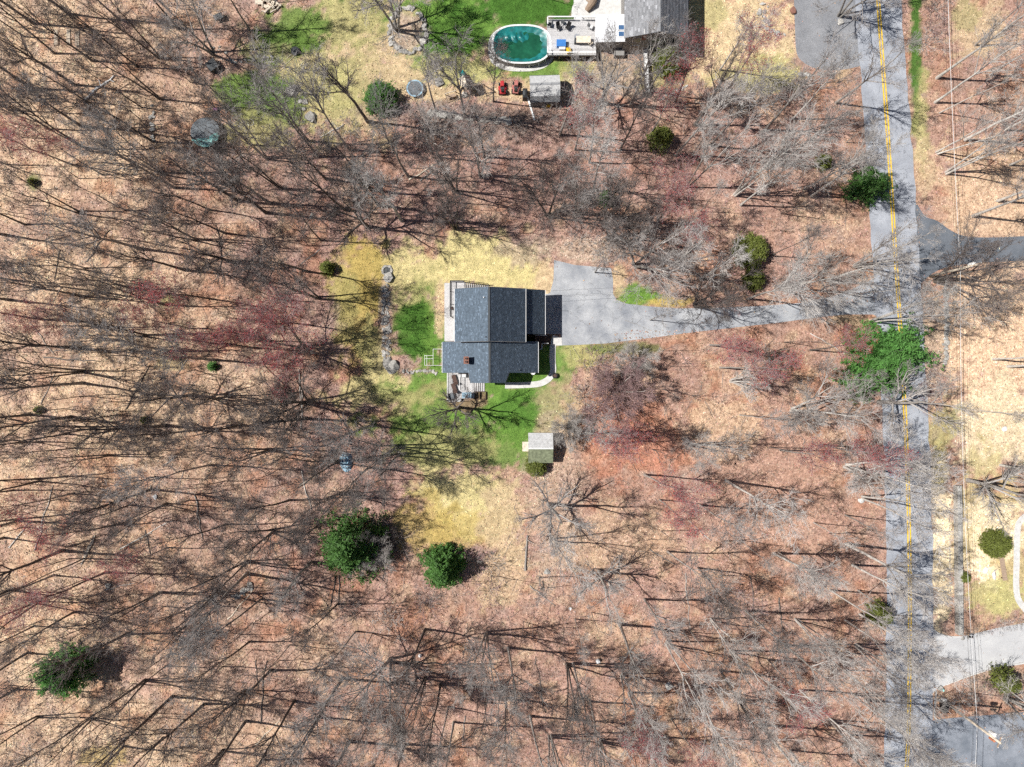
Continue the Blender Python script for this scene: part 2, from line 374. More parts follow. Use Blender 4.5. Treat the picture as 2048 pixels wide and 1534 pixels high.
# (cx, cy, rx, ry, colour, strength, grassiness): soft-edged patches of the ground cover, plan pixels
PATCH = [
 # right side beyond the road: pale raked leaves and sandy lawn
 (1990, 400, 110, 120, sand, 0.8, 0.0), (1985, 680, 110, 200, sand*1.15, 0.9, 0.0), (2010, 860, 120, 90, pale*0.9, 0.9, 0.3), (1990, 1090, 95, 170, yel*0.9, 0.75, 0.6), (2000, 1060, 70, 70, pale, 0.9, 0.4),
 (1965, 1140, 40, 45, pale*1.1, 0.9, 0.2), (1940, 1200, 40, 60, orange, 0.8, 0.0), (2000, 1190, 60, 40, olive*1.4, 0.7, 0.9), (1878, 950, 18, 80, yel, 0.9, 0.6), (1882, 1100, 24, 160, pale, 0.95, 0.5), (1885, 1030, 22, 60, pale*1.15, 0.9, 0.3),
 (1880, 850, 35, 60, olive, 0.7, 0.6), (1865, 700, 28, 160, dirt, 0.6, 0.2), (1832, 110, 12, 150, dgrn*1.2, 0.95, 1.0), (1842, 240, 16, 90, olive*1.2, 0.8, 0.8), (1845, 330, 20, 60, tan, 0.6, 0.3), (1960, 60, 60, 60, tan, 0.7, 0.5), (1930, 30, 30, 30, olive, 0.5, 0.6),
 (1950, 1360, 110, 40, dirt, 0.6, 0.1), (1910, 1370, 30, 30, orange, 0.8, 0.0),
 # neighbours' lawns at the top
 (700, 110, 160, 150, tan*.92, 0.9, 0.7), (760, 60, 120, 110, tan*.92, 0.9, 0.7), (690, 40, 90, 70, olive*1.1, 0.8, 0.8), (720, 150, 90, 60, olive*1.05, .6, .8), (850, 150, 150, 60, tan, 0.9, 0.6), (640, 170, 90, 90, olive*1.2, 0.7, 0.7),
 (590, 50, 70, 55, grn*1.3, 0.85, 1.0), (560, 90, 60, 40, grn, 0.6, 1.0), (500, 190, 60, 50, grn*1.2, 0.9, 1.0), (560, 215, 60, 45, grn*1.2, 0.75, 1.0), (520, 260, 60, 40, olive, 0.8, 0.8),
 (930, 50, 130, 75, grn*1.5, 1.0, 1.0), (1050, 20, 130, 35, dgrn*1.2, 1.0, 1.0), (920, 80, 70, 40, dgrn, 0.6, 1.0), (960, 140, 100, 30, olive*1.3, 0.9, 0.9), (1080, 140, 110, 22, grn*1.5, 0.9, 1.0), (1180, 150, 60, 40, olive*1.2, 0.85, 0.8), (1030, 185, 90, 25, tan, 0.8, 0.4),
 (1240, 150, 70, 50, dirt, 0.9, 0.1), (1320, 150, 60, 40, olive, 0.7, 0.6), (1480, 70, 110, 130, tan*1.15, 1.0, 0.6), (1420, 20, 40, 40, olive*1.2, 0.6, 0.8), (1520, 150, 90, 40, olive*1.3, 0.8, 0.7), (1690, 70, 35, 70, tan, 0.7, 0.3),
 (1160, 200, 60, 40, dirt*1.15, 0.8, 0.0), (870, 225, 130, 22, greyb, 0.8, 0.0), (1000, 250, 160, 35, greyb*0.8, 0.8, 0.0),
 # the yard round the house
 (960, 530, 150, 62, yel*1.05, 1.0, 0.9), (830, 545, 90, 60, yel, 0.95, 0.9), (720, 560, 55, 80, gold, 0.95, 0.8), (715, 650, 48, 110, gold*0.9, 0.85, 0.8), (745, 700, 40, 70, olive*1.2, 0.7, 0.9), (690, 620, 30, 110, olive, 0.5, 0.7),
 (840, 640, 55, 110, olive*1.1, 1.0, 1.0), (855, 670, 50, 85, grn*1.3, 1.0, 1.0), (825, 665, 36, 66, dgrn*1.15, 0.9, 1.0), (770, 640, 12, 95, dirt*1.1, 0.85, 0.0), (790, 780, 110, 45, yel*0.95, 0.9, 0.9),
 (860, 780, 85, 45, grn*1.45, 0.95, 1.0), (850, 830, 110, 60, olive*1.0, 0.95, 1.0), (880, 860, 120, 60, grn*1.35, 0.8, 1.0), (1020, 820, 105, 75, grn*1.5, 1.0, 1.0), (1040, 830, 60, 60, dgrn*1.3, 0.7, 1.0), (990, 890, 100, 50, grn*1.4, 0.85, 1.0), (900, 900, 90, 45, olive*1.2, 0.9, 1.0),
 (1075, 720, 45, 40, grn*1.4, 1.0, 1.0), (1125, 720, 32, 45, grn*1.5, 0.9, 1.0), (1160, 710, 45, 28, olive*1.2, 0.85, 0.7), (1250, 695, 60, 12, grn, 0.6, 0.8), (940, 800, 40, 22, orange*0.7, 0.8, 0.0),
 (920, 985, 105, 50, yel*1.05, 0.95, 0.9), (960, 1030, 70, 50, yel, 0.9, 0.8), (850, 1040, 60, 60, gold, 0.7, 0.7), (930, 1060, 80, 40, gold*1.1, 0.6, 0.6), (1010, 1050, 45, 90, tan, 0.8, 0.4), (1000, 1150, 60, 60, tan, 0.6, 0.2), (1120, 830, 55, 80, tan*0.8, 0.6, 0.4),
 (1275, 592, 58, 20, grn*1.6, 1.0, 1.0), (1330, 605, 40, 10, gold*1.1, 0.9, 0.8), (1235, 560, 16, 40, tan, 0.8, 0.5), (1060, 500, 60, 30, dirt, 0.7, 0.2), (1170, 500, 80, 30, dirt*1.2, 0.8, 0.0), (1095, 560, 22, 50, tan*1.1, 0.9, 0.3),
 (880, 620, 12, 60, tan*1.1, 0.8, 0.1),
 (1045, 757, 60, 22, grn*1.5, 1.0, 1.0), (815, 62, 30, 38, dirt, .95, 0.0),
 # verge along the woods side of the road
 (1715, 300, 22, 160, orange*0.8, 0.5, 0.0), (1760, 560, 20, 40, dirt, 0.4, 0.0), (1700, 640, 60, 10, tan, 0.6, 0.2),
 # patches of moss in the woods
 (200, 1515, 45, 22, gold, 0.6, 0.5), (340, 600, 26, 14, olive*1.1, 0.7, 0.7), (500, 640, 30, 30, pink*1.2, 0.4, 0.0), (345, 725, 30, 18, olive, 0.4, 0.5), (70, 365, 18, 16, grn, 0.6, 0.8), (1530, 900, 130, 90, orange*1.05, 0.6, 0.0), (1450, 850, 90, 60, sand*0.95, 0.7, 0.0), (1560, 1030, 160, 90, orange*1.05, 0.7, 0.0), (1270, 880, 110, 80, np.array((0.46, 0.20, 0.13)), 0.6, 0.0),
 (1230, 1080, 130, 60, sand*0.95, 0.55, 0.0), (1300, 330, 330, 120, pink*1.05, 0.5, 0.0), (1110, 1000, 60, 160, dirt*1.15, 0.5, 0.0),
]
for cx, cy, rx, ry, c, w, g in PATCH:
    e = np.hypot((PX - cx) / rx, (PY - cy) / ry) + (n2 - 0.5) * 0.9 + (n3 - 0.5) * 1.1 + (n4 - 0.5) * 0.7
    k = np.clip((1.18 - e) / 0.42, 0, 1); k = k * k * (3 - 2 * k) * w
    lay(np.asarray(c), k); grassy = grassy * (1 - k) + g * k
tint = np.clip(tint * (0.72 + 0.28 * n3[..., None] + 0.28 * n4[..., None]), 0.01, 0.9)
nx_, ny_ = len(XS), len(YS)
idx = np.arange(nx_ * ny_).reshape(ny_, nx_)
gq = np.stack([idx[:-1, :-1], idx[:-1, 1:], idx[1:, 1:], idx[1:, :-1]], -1).reshape(-1, 4)
gv = np.stack([GX, GY, GZ_], -1).reshape(-1, 3)
gme = mesh_np("ground", gv, gq, M['ground'], smooth=True, colors=tint.reshape(-1, 3))
ga = gme.attributes.new("grassy", 'FLOAT', 'POINT'); ga.data.foreach_set("value", grassy.ravel().astype(np.float32))
ground = new_obj("ground", gme); tag(ground, kind="structure")

def sample_grid(A, px, py):
    x = (px - 1024) * S; y = (767 - py) * S
    i = np.clip(np.searchsorted(XS, x), 0, nx_ - 1); j = np.clip(np.searchsorted(YS, y), 0, ny_ - 1)
    return A[j, i]

# ------------------------------------------------------------------ roads, driveways, paths
def sheet(name, pts, z, m, thick=0.0):
    b = MB(); P = [W(x, y) for x, y in pts]
    area = sum(P[i][0] * P[(i + 1) % len(P)][1] - P[(i + 1) % len(P)][0] * P[i][1] for i in range(len(P)))
    if area < 0: P = P[::-1]
    if thick: b.prism(P, z - thick, z)
    else: b.add([(x, y, z) for x, y in P], [tuple(range(len(P)))])
    return tag(b.build(name, m), kind="structure")
def curve(pts, n=8):
    """Catmull-Rom through plan points"""
    P = [pts[0]] + list(pts) + [pts[-1]]; out = []
    for i in range(1, len(P) - 2):
        a, b, c, d = (Vector(P[i - 1]), Vector(P[i]), Vector(P[i + 1]), Vector(P[i + 2]))
        for k in range(n):
            t = k / n; out.append(tuple(0.5 * (2 * b + (c - a) * t + (2 * a - 5 * b + 4 * c - d) * t * t + (3 * b - a - 3 * c + d) * t ** 3)))
    out.append(tuple(pts[-1])); return out
def ribbon(pts, w):
    """offset polygon of width w about a plan polyline"""
    L, Rr = [], []
    for i, p in enumerate(pts):
        a = Vector(pts[max(i - 1, 0)]); b = Vector(pts[min(i + 1, len(pts) - 1)]); t = (b - a).normalized(); nrm = Vector((-t.y, t.x)) * w / 2
        L.append(tuple(Vector(p) + nrm)); Rr.append(tuple(Vector(p) - nrm))
    return L, Rr
CL = curve([(1700, -900), (1735, -330), (1756, 0), (1774, 250), (1790, 500), (1803, 700), (1813, 900), (1818.5, 1100), (1819, 1300), (1813, 1534), (1780, 1900), (1700, 2500)], 10)
def wob(p, i, a): return (p[0] + a * (mnoise.noise((i * 0.37, p[1] * 0.02, 3.1))), p[1])
Lr, Rr = ribbon(CL, 92)
Lr = [wob(p, i, 5) for i, p in enumerate(Lr)]; Rr = [wob(p, i + 50, 5) for i, p in enumerate(Rr)]
def strip(name, A, B, z, m):
    b = MB(); n = len(A)
    vs = [(*W(*p), z) for p in A] + [(*W(*p), z) for p in B]
    b.add(vs, [(i, i + 1, n + i + 1, n + i) for i in range(n - 1)])
    o = b.build(name, m)
    for p in o.data.polygons:
        if p.normal.z < 0: p.flip()
    return tag(o, kind="structure")
strip("road", Lr, Rr, 0.026, M['road'])
# road edges: sandy worn strip either side
for off in (2.6, -2.6):
    c2 = [(p[0] + off, p[1]) for p in CL]; A, B = ribbon(c2, 2.9); strip("road_marking", A, B, 0.031, M['line'])
DRIVE = [(1108, 520), (1150, 530), (1222, 536), (1226, 560), (1226, 588), (1234, 600), (1252, 607), (1300, 613), (1360, 617), (1440, 615), (1520, 612), (1600, 606), (1660, 594), (1705, 578), (1735, 562), (1770, 545), (1775, 600), (1775, 640), (1745, 629), (1690, 629), (1640, 634), (1560, 645), (1470, 655), (1390, 664), (1300, 676), (1210, 687), (1150, 690), (1122, 691), (1122, 668), (1086, 668), (1086, 590), (1100, 586), (1107, 560)]
sheet("driveway", DRIVE, 0.018, M['drive'])
sheet("neighbour_driveway", curve([(1588, -60), (1588, 0), (1590, 60), (1593, 105), (1606, 124), (1635, 138), (1680, 140), (1722, 132)], 5) + [(1745, 132), (1730, -60)], 0.018, M['gravel_drive'])
sheet("dark_driveway", curve([(1815, 390), (1832, 405), (1850, 432), (1875, 442), (1900, 460), (1930, 472), (1980, 475), (2060, 472), (2200, 470)], 5) + curve([(2200, 522), (2048, 522), (1960, 526), (1900, 533), (1868, 545), (1845, 565), (1820, 590)], 5), 0.018, M['drive_dark'])
sheet("pale_driveway", curve([(1850, 1235), (1868, 1259), (1897, 1271), (1930, 1271), (1985, 1258), (2048, 1246), (2200, 1220)], 5) + curve([(2200, 1300), (2048, 1328), (2005, 1334), (1949, 1349), (1905, 1363), (1888, 1372), (1868, 1384), (1850, 1400)], 5), 0.018, M['drive_pale'])
sheet("parking_lot", [(1840, 1440), (1865, 1441), (1900, 1436), (2048, 1424), (2200, 1410), (2200, 1800), (1830, 1800)], 0.018, M['lot'])
WALK = curve([(1112, 672), (1106, 690), (1105, 720), (1106, 742), (1098, 757), (1080, 767), (1050, 770), (1010, 771)], 7)
A, B = ribbon(WALK, 12); 
b = MB(); n = len(A); ps = [W(*p) for p in A] + [W(*p) for p in reversed(B)]
b.prism(ps, 0.0, 0.07); tag(b.build("front_path", M['concrete']), kind="structure")
sheet("path_landing", [(1111, 675), (1123.5, 675), (1124, 691), (1112, 691)], 0.06, M['concrete'], 0.05)
A, B = ribbon(curve([(2070, 1020), (2040, 1042), (2034, 1070), (2033, 1120), (2032, 1170), (2037, 1200), (2060, 1230)], 6), 12)
b = MB(); b.prism([W(*p) for p in A] + [W(*p) for p in reversed(B)], 0.0, 0.06); tag(b.build("pale_path", M['concrete']), kind="structure")
A, B = ribbon(curve([(1170, -14), (1158, 2), (1150, 15), (1148, 34)], 6), 11)
b = MB(); b.prism([W(*p) for p in A] + [W(*p) for p in reversed(B)], 0.0, 0.08); tag(b.build("neighbour_path", M['concrete']), kind="structure")
sheet("patio", [(889, 566), (911, 566), (911, 682), (889, 682)], 0.07, M['deckgrey'], 0.06)
# kerb of the pale driveway and lot island
def kerb(pts, label):
    A, B = ribbon(curve(pts, 5), 2.2); b = MB(); b.prism([W(*p) for p in A] + [W(*p) for p in reversed(B)], 0.0, 0.12)
    tag(b.build("kerb", M['concrete']), kind="structure")
kerb([(1891, 1369), (1949, 1347.5), (2005, 1332), (2060, 1324)], "")
kerb([(1866, 1258.5), (1880, 1268), (1897, 1272.5), (1925, 1273)], "")
kerb([(1872, 1382), (1869, 1410), (1869, 1434), (1880, 1440)], "")

# ------------------------------------------------------------------ trees
def unit(v): return v / (np.linalg.norm(v, axis=-1, keepdims=True) + 1e-9)
def sprout(r, P, Rd, m, t0, t1, a0, a1, lr, n, up=0.0, taper=0.55, thick=0.6, wob_=0.06, minl=0.0, tip=0.35):
    """m children on each polyline of P: returns (B*m, n, 3), radii"""
    B, k, _ = P.shape
    t = r.uniform(t0, t1, (B, m)); t = np.sort(t, axis=1)
    f = t * (k - 1); i = np.minimum(f.astype(int), k - 2); w = (f - i)[..., None]
    bi = np.arange(B)[:, None]
    base = P[bi, i] * (1 - w) + P[bi, i + 1] * w
    tan_ = unit(P[bi, i + 1] - P[bi, i])
    rb = Rd[bi, i] * (1 - w[..., 0]) + Rd[bi, i + 1] * w[..., 0]
    L = np.linalg.norm(P[:, -1] - P[:, 0], axis=1)[:, None] * lr * (1 - taper * t) * r.uniform(0.7, 1.25, (B, m))
    L = np.maximum(L, minl)
    ang = r.uniform(a0, a1, (B, m)); az = r.uniform(0, 2 * np.pi) + np.arange(m)[None] * 2.4 + r.uniform(-0.5, 0.5, (B, m)) + r.uniform(0, 6.28, (B, 1))
    ref = np.where(np.abs(tan_[..., 2:3]) < 0.9, np.array([0, 0, 1.0]), np.array([1.0, 0, 0]))
    u = unit(np.cross(tan_, ref)); v = np.cross(tan_, u)
    d = tan_ * np.cos(ang)[..., None] + (u * np.cos(az)[..., None] + v * np.sin(az)[..., None]) * np.sin(ang)[..., None]
    d[..., 2] += up * 0.3; d = unit(d)
    pts = [base]; step = L / (n - 1)
    for q in range(1, n):
        d = unit(d + r.normal(0, wob_, d.shape) + np.array([0, 0, up * 0.55 / n]))
        pts.append(pts[-1] + d * step[..., None])
    C = np.stack(pts, axis=2).reshape(B * m, n, 3)
    r0 = (rb * thick).reshape(-1, 1); s = np.linspace(1, tip, n)[None]
    return C, np.maximum(r0 * s, 0.0035)

def bare_tree(seed, h, r0=0.2, stems=1, lean=0.03, t0=0.42, m1=13, l1=0.34, a1=(0.45, 0.95), m2=7, m3=6, m4=4, up=0.5, splay=0.0, twig=0.008, tw_len=0.85):
    r = np.random.default_rng(seed)
    n = 10; t = np.linspace(0, 1, n)
    P, Rd = [], []
    for s in range(stems):
        az = r.uniform(0, 6.28) if stems == 1 else 6.28 * s / stems + r.uniform(-0.4, 0.4)
        hh = h * (1 if s == 0 else r.uniform(0.75, 1.0)); tilt = lean if stems == 1 else splay * r.uniform(0.6, 1.2)
        x = np.cos(az) * (tilt * hh * t ** 1.2); y = np.sin(az) * (tilt * hh * t ** 1.2)
        x += np.cumsum(r.normal(0, 0.007 * hh, n)) * t; y += np.cumsum(r.normal(0, 0.007 * hh, n)) * t
        if stems > 1: x += np.cos(az) * r0 * 0.9; y += np.sin(az) * r0 * 0.9
        P.append(np.stack([x, y, t * hh - 0.12], -1)); q = r0 * (0.72 if stems > 1 else 1) * (1 - 0.84 * t ** 1.1); q[0] *= 1.35; Rd.append(q)
    P = np.array(P); Rd = np.array(Rd)
    trunk = tubes(P, Rd, 7)
    B1, R1 = sprout(r, P, Rd, m1, t0, 0.98, a1[0], a1[1], l1, 8, up, 0.5, 0.72, 0.09, minl=h * 0.09, tip=0.25)
    B2, R2 = sprout(r, B1, R1, m2, 0.2, 1.0, 0.3, 0.75, 0.5, 5, up * 0.5, 0.5, 0.7, 0.10, minl=h * 0.04, tip=0.3)
    B3, R3 = sprout(r, B2, R2, m3, 0.15, 1.0, 0.3, 0.75, 0.55, 3, up * 0.3, 0.4, 0.7, 0.10, minl=h * 0.03, tip=0.45)
    R2 = np.maximum(R2, twig * 1.5); R3 = np.maximum(R3, twig * 1.15)
    if m4:
        B4, R4 = sprout(r, B3, R3, m4, 0.1, 0.9, 0.3, 0.75, tw_len, 2, up * 0.2, 0.3, 0.7, 0.1, minl=0.4, tip=0.6); R4 = np.maximum(R4, twig * .9)
        crown = join_parts([tubes(B1, R1, 5), tubes(B2, R2, 4), tubes(B3, R3, 3), tubes(B4, R4, 3)])
    else:
        B4 = B3; crown = join_parts([tubes(B1, R1, 5), tubes(B2, R2, 4), tubes(B3, R3, 3)])
    return trunk, crown, B4, B3
def buds(seed, B4, size, per=2, frac=1.0):
    """little flower clusters at the ends of twigs"""
    r = np.random.default_rng(seed); E = B4[:, -1]; S0 = B4[:, 0]
    E = E[r.random(len(E)) < frac]; C = np.repeat(E, per, axis=0) + r.normal(0, 0.13, (len(E) * per, 3))
    return scatter_quads(r, C, size)
def scatter_quads(r, C, size, flat=0.0, aspect=0.7):
    n = len(C); a = unit(r.normal(0, 1, (n, 3))); 
    if flat: a[:, 2] *= (1 - flat); a = unit(a)
    b = r.normal(0, 1, (n, 3)); 
    if flat: b[:, 2] *= (1 - flat)
    b = unit(b - a * np.sum(a * b, axis=1, keepdims=True))
    s = (size * r.uniform(0.6, 1.4, n))[:, None]; a = a * s; b = b * s * aspect
    v = np.stack([C - a - b * 0.3, C + b, C + a - b * 0.3, C - b * 1.1], axis=1).reshape(-1, 3)
    return v, np.arange(4 * n).reshape(n, 4)

PROTO = {}
def proto_bare(key, **k):
    tr, cr, B4, B3 = bare_tree(**k)
    PROTO[key] = dict(trunk=mesh_np("trunk", *tr, M['bark'], smooth=True), crown=mesh_np("crown", *cr, M['twig'], smooth=False), h=k['h'], B4=B4)
for i in range(7):   # straight forest trees, ascending limbs
    proto_bare(('forest', i), seed=100 + i, h=18.5, r0=0.13 + .025 * (i % 4), t0=0.34 + 0.04 * (i % 4), m1=10 + i % 3, l1=0.36 + .03 * (i % 3), a1=(0.25, 0.72), m2=7, m3=5, m4=3, up=0.55, twig=0.0105)
for i in range(4):   # slender, few limbs
    proto_bare(('slim', i), seed=140 + i, h=16.0, r0=0.10, t0=0.4, m1=8, l1=0.27, a1=(0.3, 0.75), m2=5, m3=5, m4=3, up=0.5, twig=0.009)
for i in range(4):   # forked
    proto_bare(('fork', i), seed=160 + i, h=18.0, r0=0.175, stems=2 + i % 2, splay=0.10, t0=0.33, m1=7, l1=0.36, a1=(0.3, 0.75), m2=6, m3=5, m4=3, up=0.5, twig=0.010)
for i in range(3):   # broad open-grown
    proto_bare(('broad', i), seed=180 + i, h=14.0, r0=0.25, stems=1 + 2 * (i > 0), splay=0.24, t0=0.22, m1=9, l1=0.58, a1=(0.5, 1.05), m2=8, m3=6, m4=3, up=0.3, twig=0.0105)
for i in range(2):   # clumps of poles from one stool
    proto_bare(('clump', i), seed=200 + i, h=14.5, r0=0.17, stems=6, splay=0.2, t0=0.4, m1=5, l1=0.26, a1=(0.3, 0.7), m2=5, m3=4, m4=3, up=0.55, twig=0.010)
for i in range(2):   # low dense twiggy ornamental
    proto_bare(('fuzzy', i), seed=220 + i, h=5.6, r0=0.13, stems=6, splay=0.6, t0=0.12, m1=11, l1=0.55, a1=(0.3, 0.8), m2=8, m3=6, m4=2, up=0.3, twig=0.008, tw_len=0.8)
for i in range(3):   # brush
    proto_bare(('brush', i), seed=240 + i, h=2.4, r0=0.03, stems=7, splay=0.9, t0=0.1, m1=5, l1=0.6, a1=(0.3, 1.0), m2=4, m3=3, m4=0, up=0.15, twig=0.009)
for key in list(PROTO):
    if key[0] in ('forest', 'fork', 'broad', 'slim') and key[1] < 2:
        v, q = buds(300 + key[1], PROTO[key]['B4'], 0.062, 2, 0.75)
        PROTO[key]['blossom'] = mesh_np("blossom", v, q, M['bud'])
for d in PROTO.values(): d.pop('B4')

def evergreen(seed, h, rad, shape='cone', n=16000, size=0.17, base=0.06):
    """trunk, whorled boughs and clumps of needles along the boughs"""
    r = np.random.default_rng(seed)
    t = np.linspace(0, 1, 8); P = np.stack([r.normal(0, 0.04, 8) * t, r.normal(0, 0.04, 8) * t, t * h - 0.1], -1)[None]
    Rd = (0.05 * h ** 0.75 * (1 - t * 0.93))[None] * 0.6
    tr = tubes(P, Rd, 7)
    nb = 110 if shape != 'round' else 130
    f = np.sort(r.uniform(base, 0.98, nb)); az = np.arange(nb) * 2.399 + r.uniform(-0.3, 0.3, nb)
    if shape == 'cone': Lb = rad * (1 - f) ** 0.8 * r.uniform(0.75, 1.15, nb) + 0.15
    elif shape == 'round': Lb = rad * np.sqrt(np.clip(1 - ((f - 0.42) / 0.6) ** 2, 0.02, 1)) * r.uniform(0.8, 1.1, nb)
    else: Lb = rad * np.clip(1.15 - f, 0.1, 1) ** 0.5 * r.uniform(0.45, 1.12, nb) * (1 + 0.35 * np.sin(az * 1.0 + seed) + 0.2 * np.sin(3 * az))
    s = np.linspace(0, 1, 5)
    lift = r.uniform(0.05, 0.35, nb)
    bx = np.cos(az)[:, None] * Lb[:, None] * s; by = np.sin(az)[:, None] * Lb[:, None] * s
    bz = (f * h)[:, None] + Lb[:, None] * (lift[:, None] * s - 0.35 * s ** 2)
    BP = np.stack([bx, by, bz], -1); BR = np.maximum(0.012 * Lb[:, None] * (1 - 0.8 * s) + 0.006, 0.006)
    side, sr = sprout(r, BP, BR, 7, 0.2, 1.0, 0.6, 1.1, 0.38, 3, 0.1, 0.45, 0.6, 0.1, minl=0.25)
    allp = np.concatenate([side.reshape(-1, 3), BP[:, 1:].reshape(-1, 3)])
    per = max(1, n // len(allp))
    C = np.repeat(allp, per, axis=0) + r.normal(0, 0.13 * (rad / 3) ** 0.5, (len(allp) * per, 3))
    v, q = scatter_quads(r, C, size, flat=0.62, aspect=0.38)
    boughs = join_parts([tubes(BP, BR, 4), tubes(side, sr, 3)])
    return tr, boughs, (v, q)
def proto_ever(key, needle, **k):
    tr, bo, fo = evergreen(**k)
    PROTO[key] = dict(trunk=mesh_np("trunk", *tr, M['bark_dark'], smooth=True), bough=mesh_np("bough", *bo, M['bark_dark']), crown=mesh_np("crown", *fo, M[needle]), h=k['h'])
proto_ever(('ever', 'bright_pine'), 'needle_bright', seed=5, h=9.5, rad=4.6, shape='loose', n=26000, size=0.2)
proto_ever(('ever', 'roadside'), 'needle_bright', seed=8, h=6.5, rad=6.0, shape='loose', n=30000, size=0.19)
proto_ever(('ever', 'broad_dark'), 'needle_dark', seed=9, h=7.5, rad=4.9, shape='cone', n=14000, size=0.17)
proto_ever(('ever', 'round_dark'), 'needle_dark', seed=12, h=7.0, rad=3.1, shape='cone', n=18000, size=0.17)
proto_ever(('ever', 'bush'), 'needle_olive', seed=14, h=3.2, rad=2.0, shape='round', n=12000, size=0.13)
proto_ever(('ever', 'small'), 'needle_dark', seed=15, h=2.4, rad=1.3, shape='cone', n=5000, size=0.12)
proto_ever(('ever', 'topiary'), 'needle_olive', seed=16, h=2.6, rad=1.75, shape='round', n=16000, size=0.12)

def plant(name, key, px, py, scale=1.0, rz=None, bark=None, twig=None, blossom=False, sz=None, needle=None, tilt=0.0):
    d = PROTO[key]; x, y = W(px, py); z = GZ(px, py)
    root = empty(name, (x, y, z), rnd.uniform(0, 6.28) if rz is None else rz)
    root.scale = (scale, scale, sz or scale)
    if tilt: root.rotation_euler = (rnd.uniform(-tilt, tilt), rnd.uniform(-tilt, tilt), root.rotation_euler.z)
    for part in ('trunk', 'bough', 'crown', 'blossom'):
        if part not in d or (part == 'blossom' and not blossom): continue
        o = new_obj(part, d[part], root)
        mm = bark if part == 'trunk' else (needle or twig) if part == 'crown' else None
        if mm:
            o.material_slots[0].link = 'OBJECT'; o.material_slots[0].material = M[mm]
    return root

# things one can find in the photograph, for telling look-alikes apart: (name, x, y)
LAND = [("the dark-roofed house", 980, 670), ("the small grey shed", 1081, 890), ("the oval pool", 1042, 92), ("the large round trampoline", 412, 265),
 ("the gambrel shed", 1087, 180), ("the stone-ringed tree bed", 815, 62), ("the blue tarp heap", 691, 922), ("the broad shaded evergreen", 690, 1095), ("the dark round evergreen", 885, 1135),
 ("the lone bright green pine", 125, 1355), ("the huge bright roadside evergreen", 1770, 705), ("the dark roadside evergreen", 1725, 360), ("the olive evergreen bush", 1497, 500), ("the pole beside the dark driveway", 1862, 552),
 ("the pole beside the bins", 1892, 1406), ("the rounded lawn shrub", 1983, 1085), ("the white fallen birch", 200, 175), ("the low fuzzy twiggy tree", 1241, 788), ("the stone fire pit", 774, 541),
 ("the long straight grey log", 600, 790), ("the crossed fallen logs", 182, 1090), ("the dark brush thicket", 385, 1290), ("the white bucket in the leaves", 1195, 1320), ("the red maple pair", 611, 675),
 ("the pale twin-trunked tree", 1549, 1107), ("the grey boulders", 606, 212), ("the gravelly driveway", 1650, 70), ("the driveway bend", 1240, 605), ("the short mossy log", 86, 716), ("the white rock in sandy leaves", 313, 993),
 ("the small white sack", 840, 1312), ("the dark fallen pole", 1561, 1228)]
ORD = ["", "second", "third", "fourth", "fifth", "sixth", "seventh", "eighth", "ninth", "tenth", "eleventh", "twelfth", "thirteenth", "fourteenth", "fifteenth", "sixteenth"]
LABELQ = []      # (object, look, noun, x, y)
def later(o, look, noun, px, py): LABELQ.append((o, look, noun, px, py))
def settle_labels():
    cells = {}
    for o, look, noun, x, y in LABELQ:
        nm, lx, ly = min(LAND, key=lambda q: (q[1] - x) ** 2 + (q[2] - y) ** 2)
        dx, dy = x - lx, y - ly
        if abs(dx) > abs(dy):
            d = ("towards the road" if dx > 0 else "away from the road") if lx < 1800 else ("away from the road" if dx > 0 else "towards the road")
        else: d = "towards the bottom edge" if dy > 0 else "towards the top edge"
        cells.setdefault((nm, d, noun), []).append((dx * dx + dy * dy, o, look))
    for (nm, d, noun), v in cells.items():
        v.sort(key=lambda q: q[0])
        for i, (_, o, look) in enumerate(v):
            o["label"] = f"{look} {noun}, {ORD[i] if i else 'first'} from {nm} {d}" if len(v) > 1 else f"{look} {noun} by {nm}, {d}"

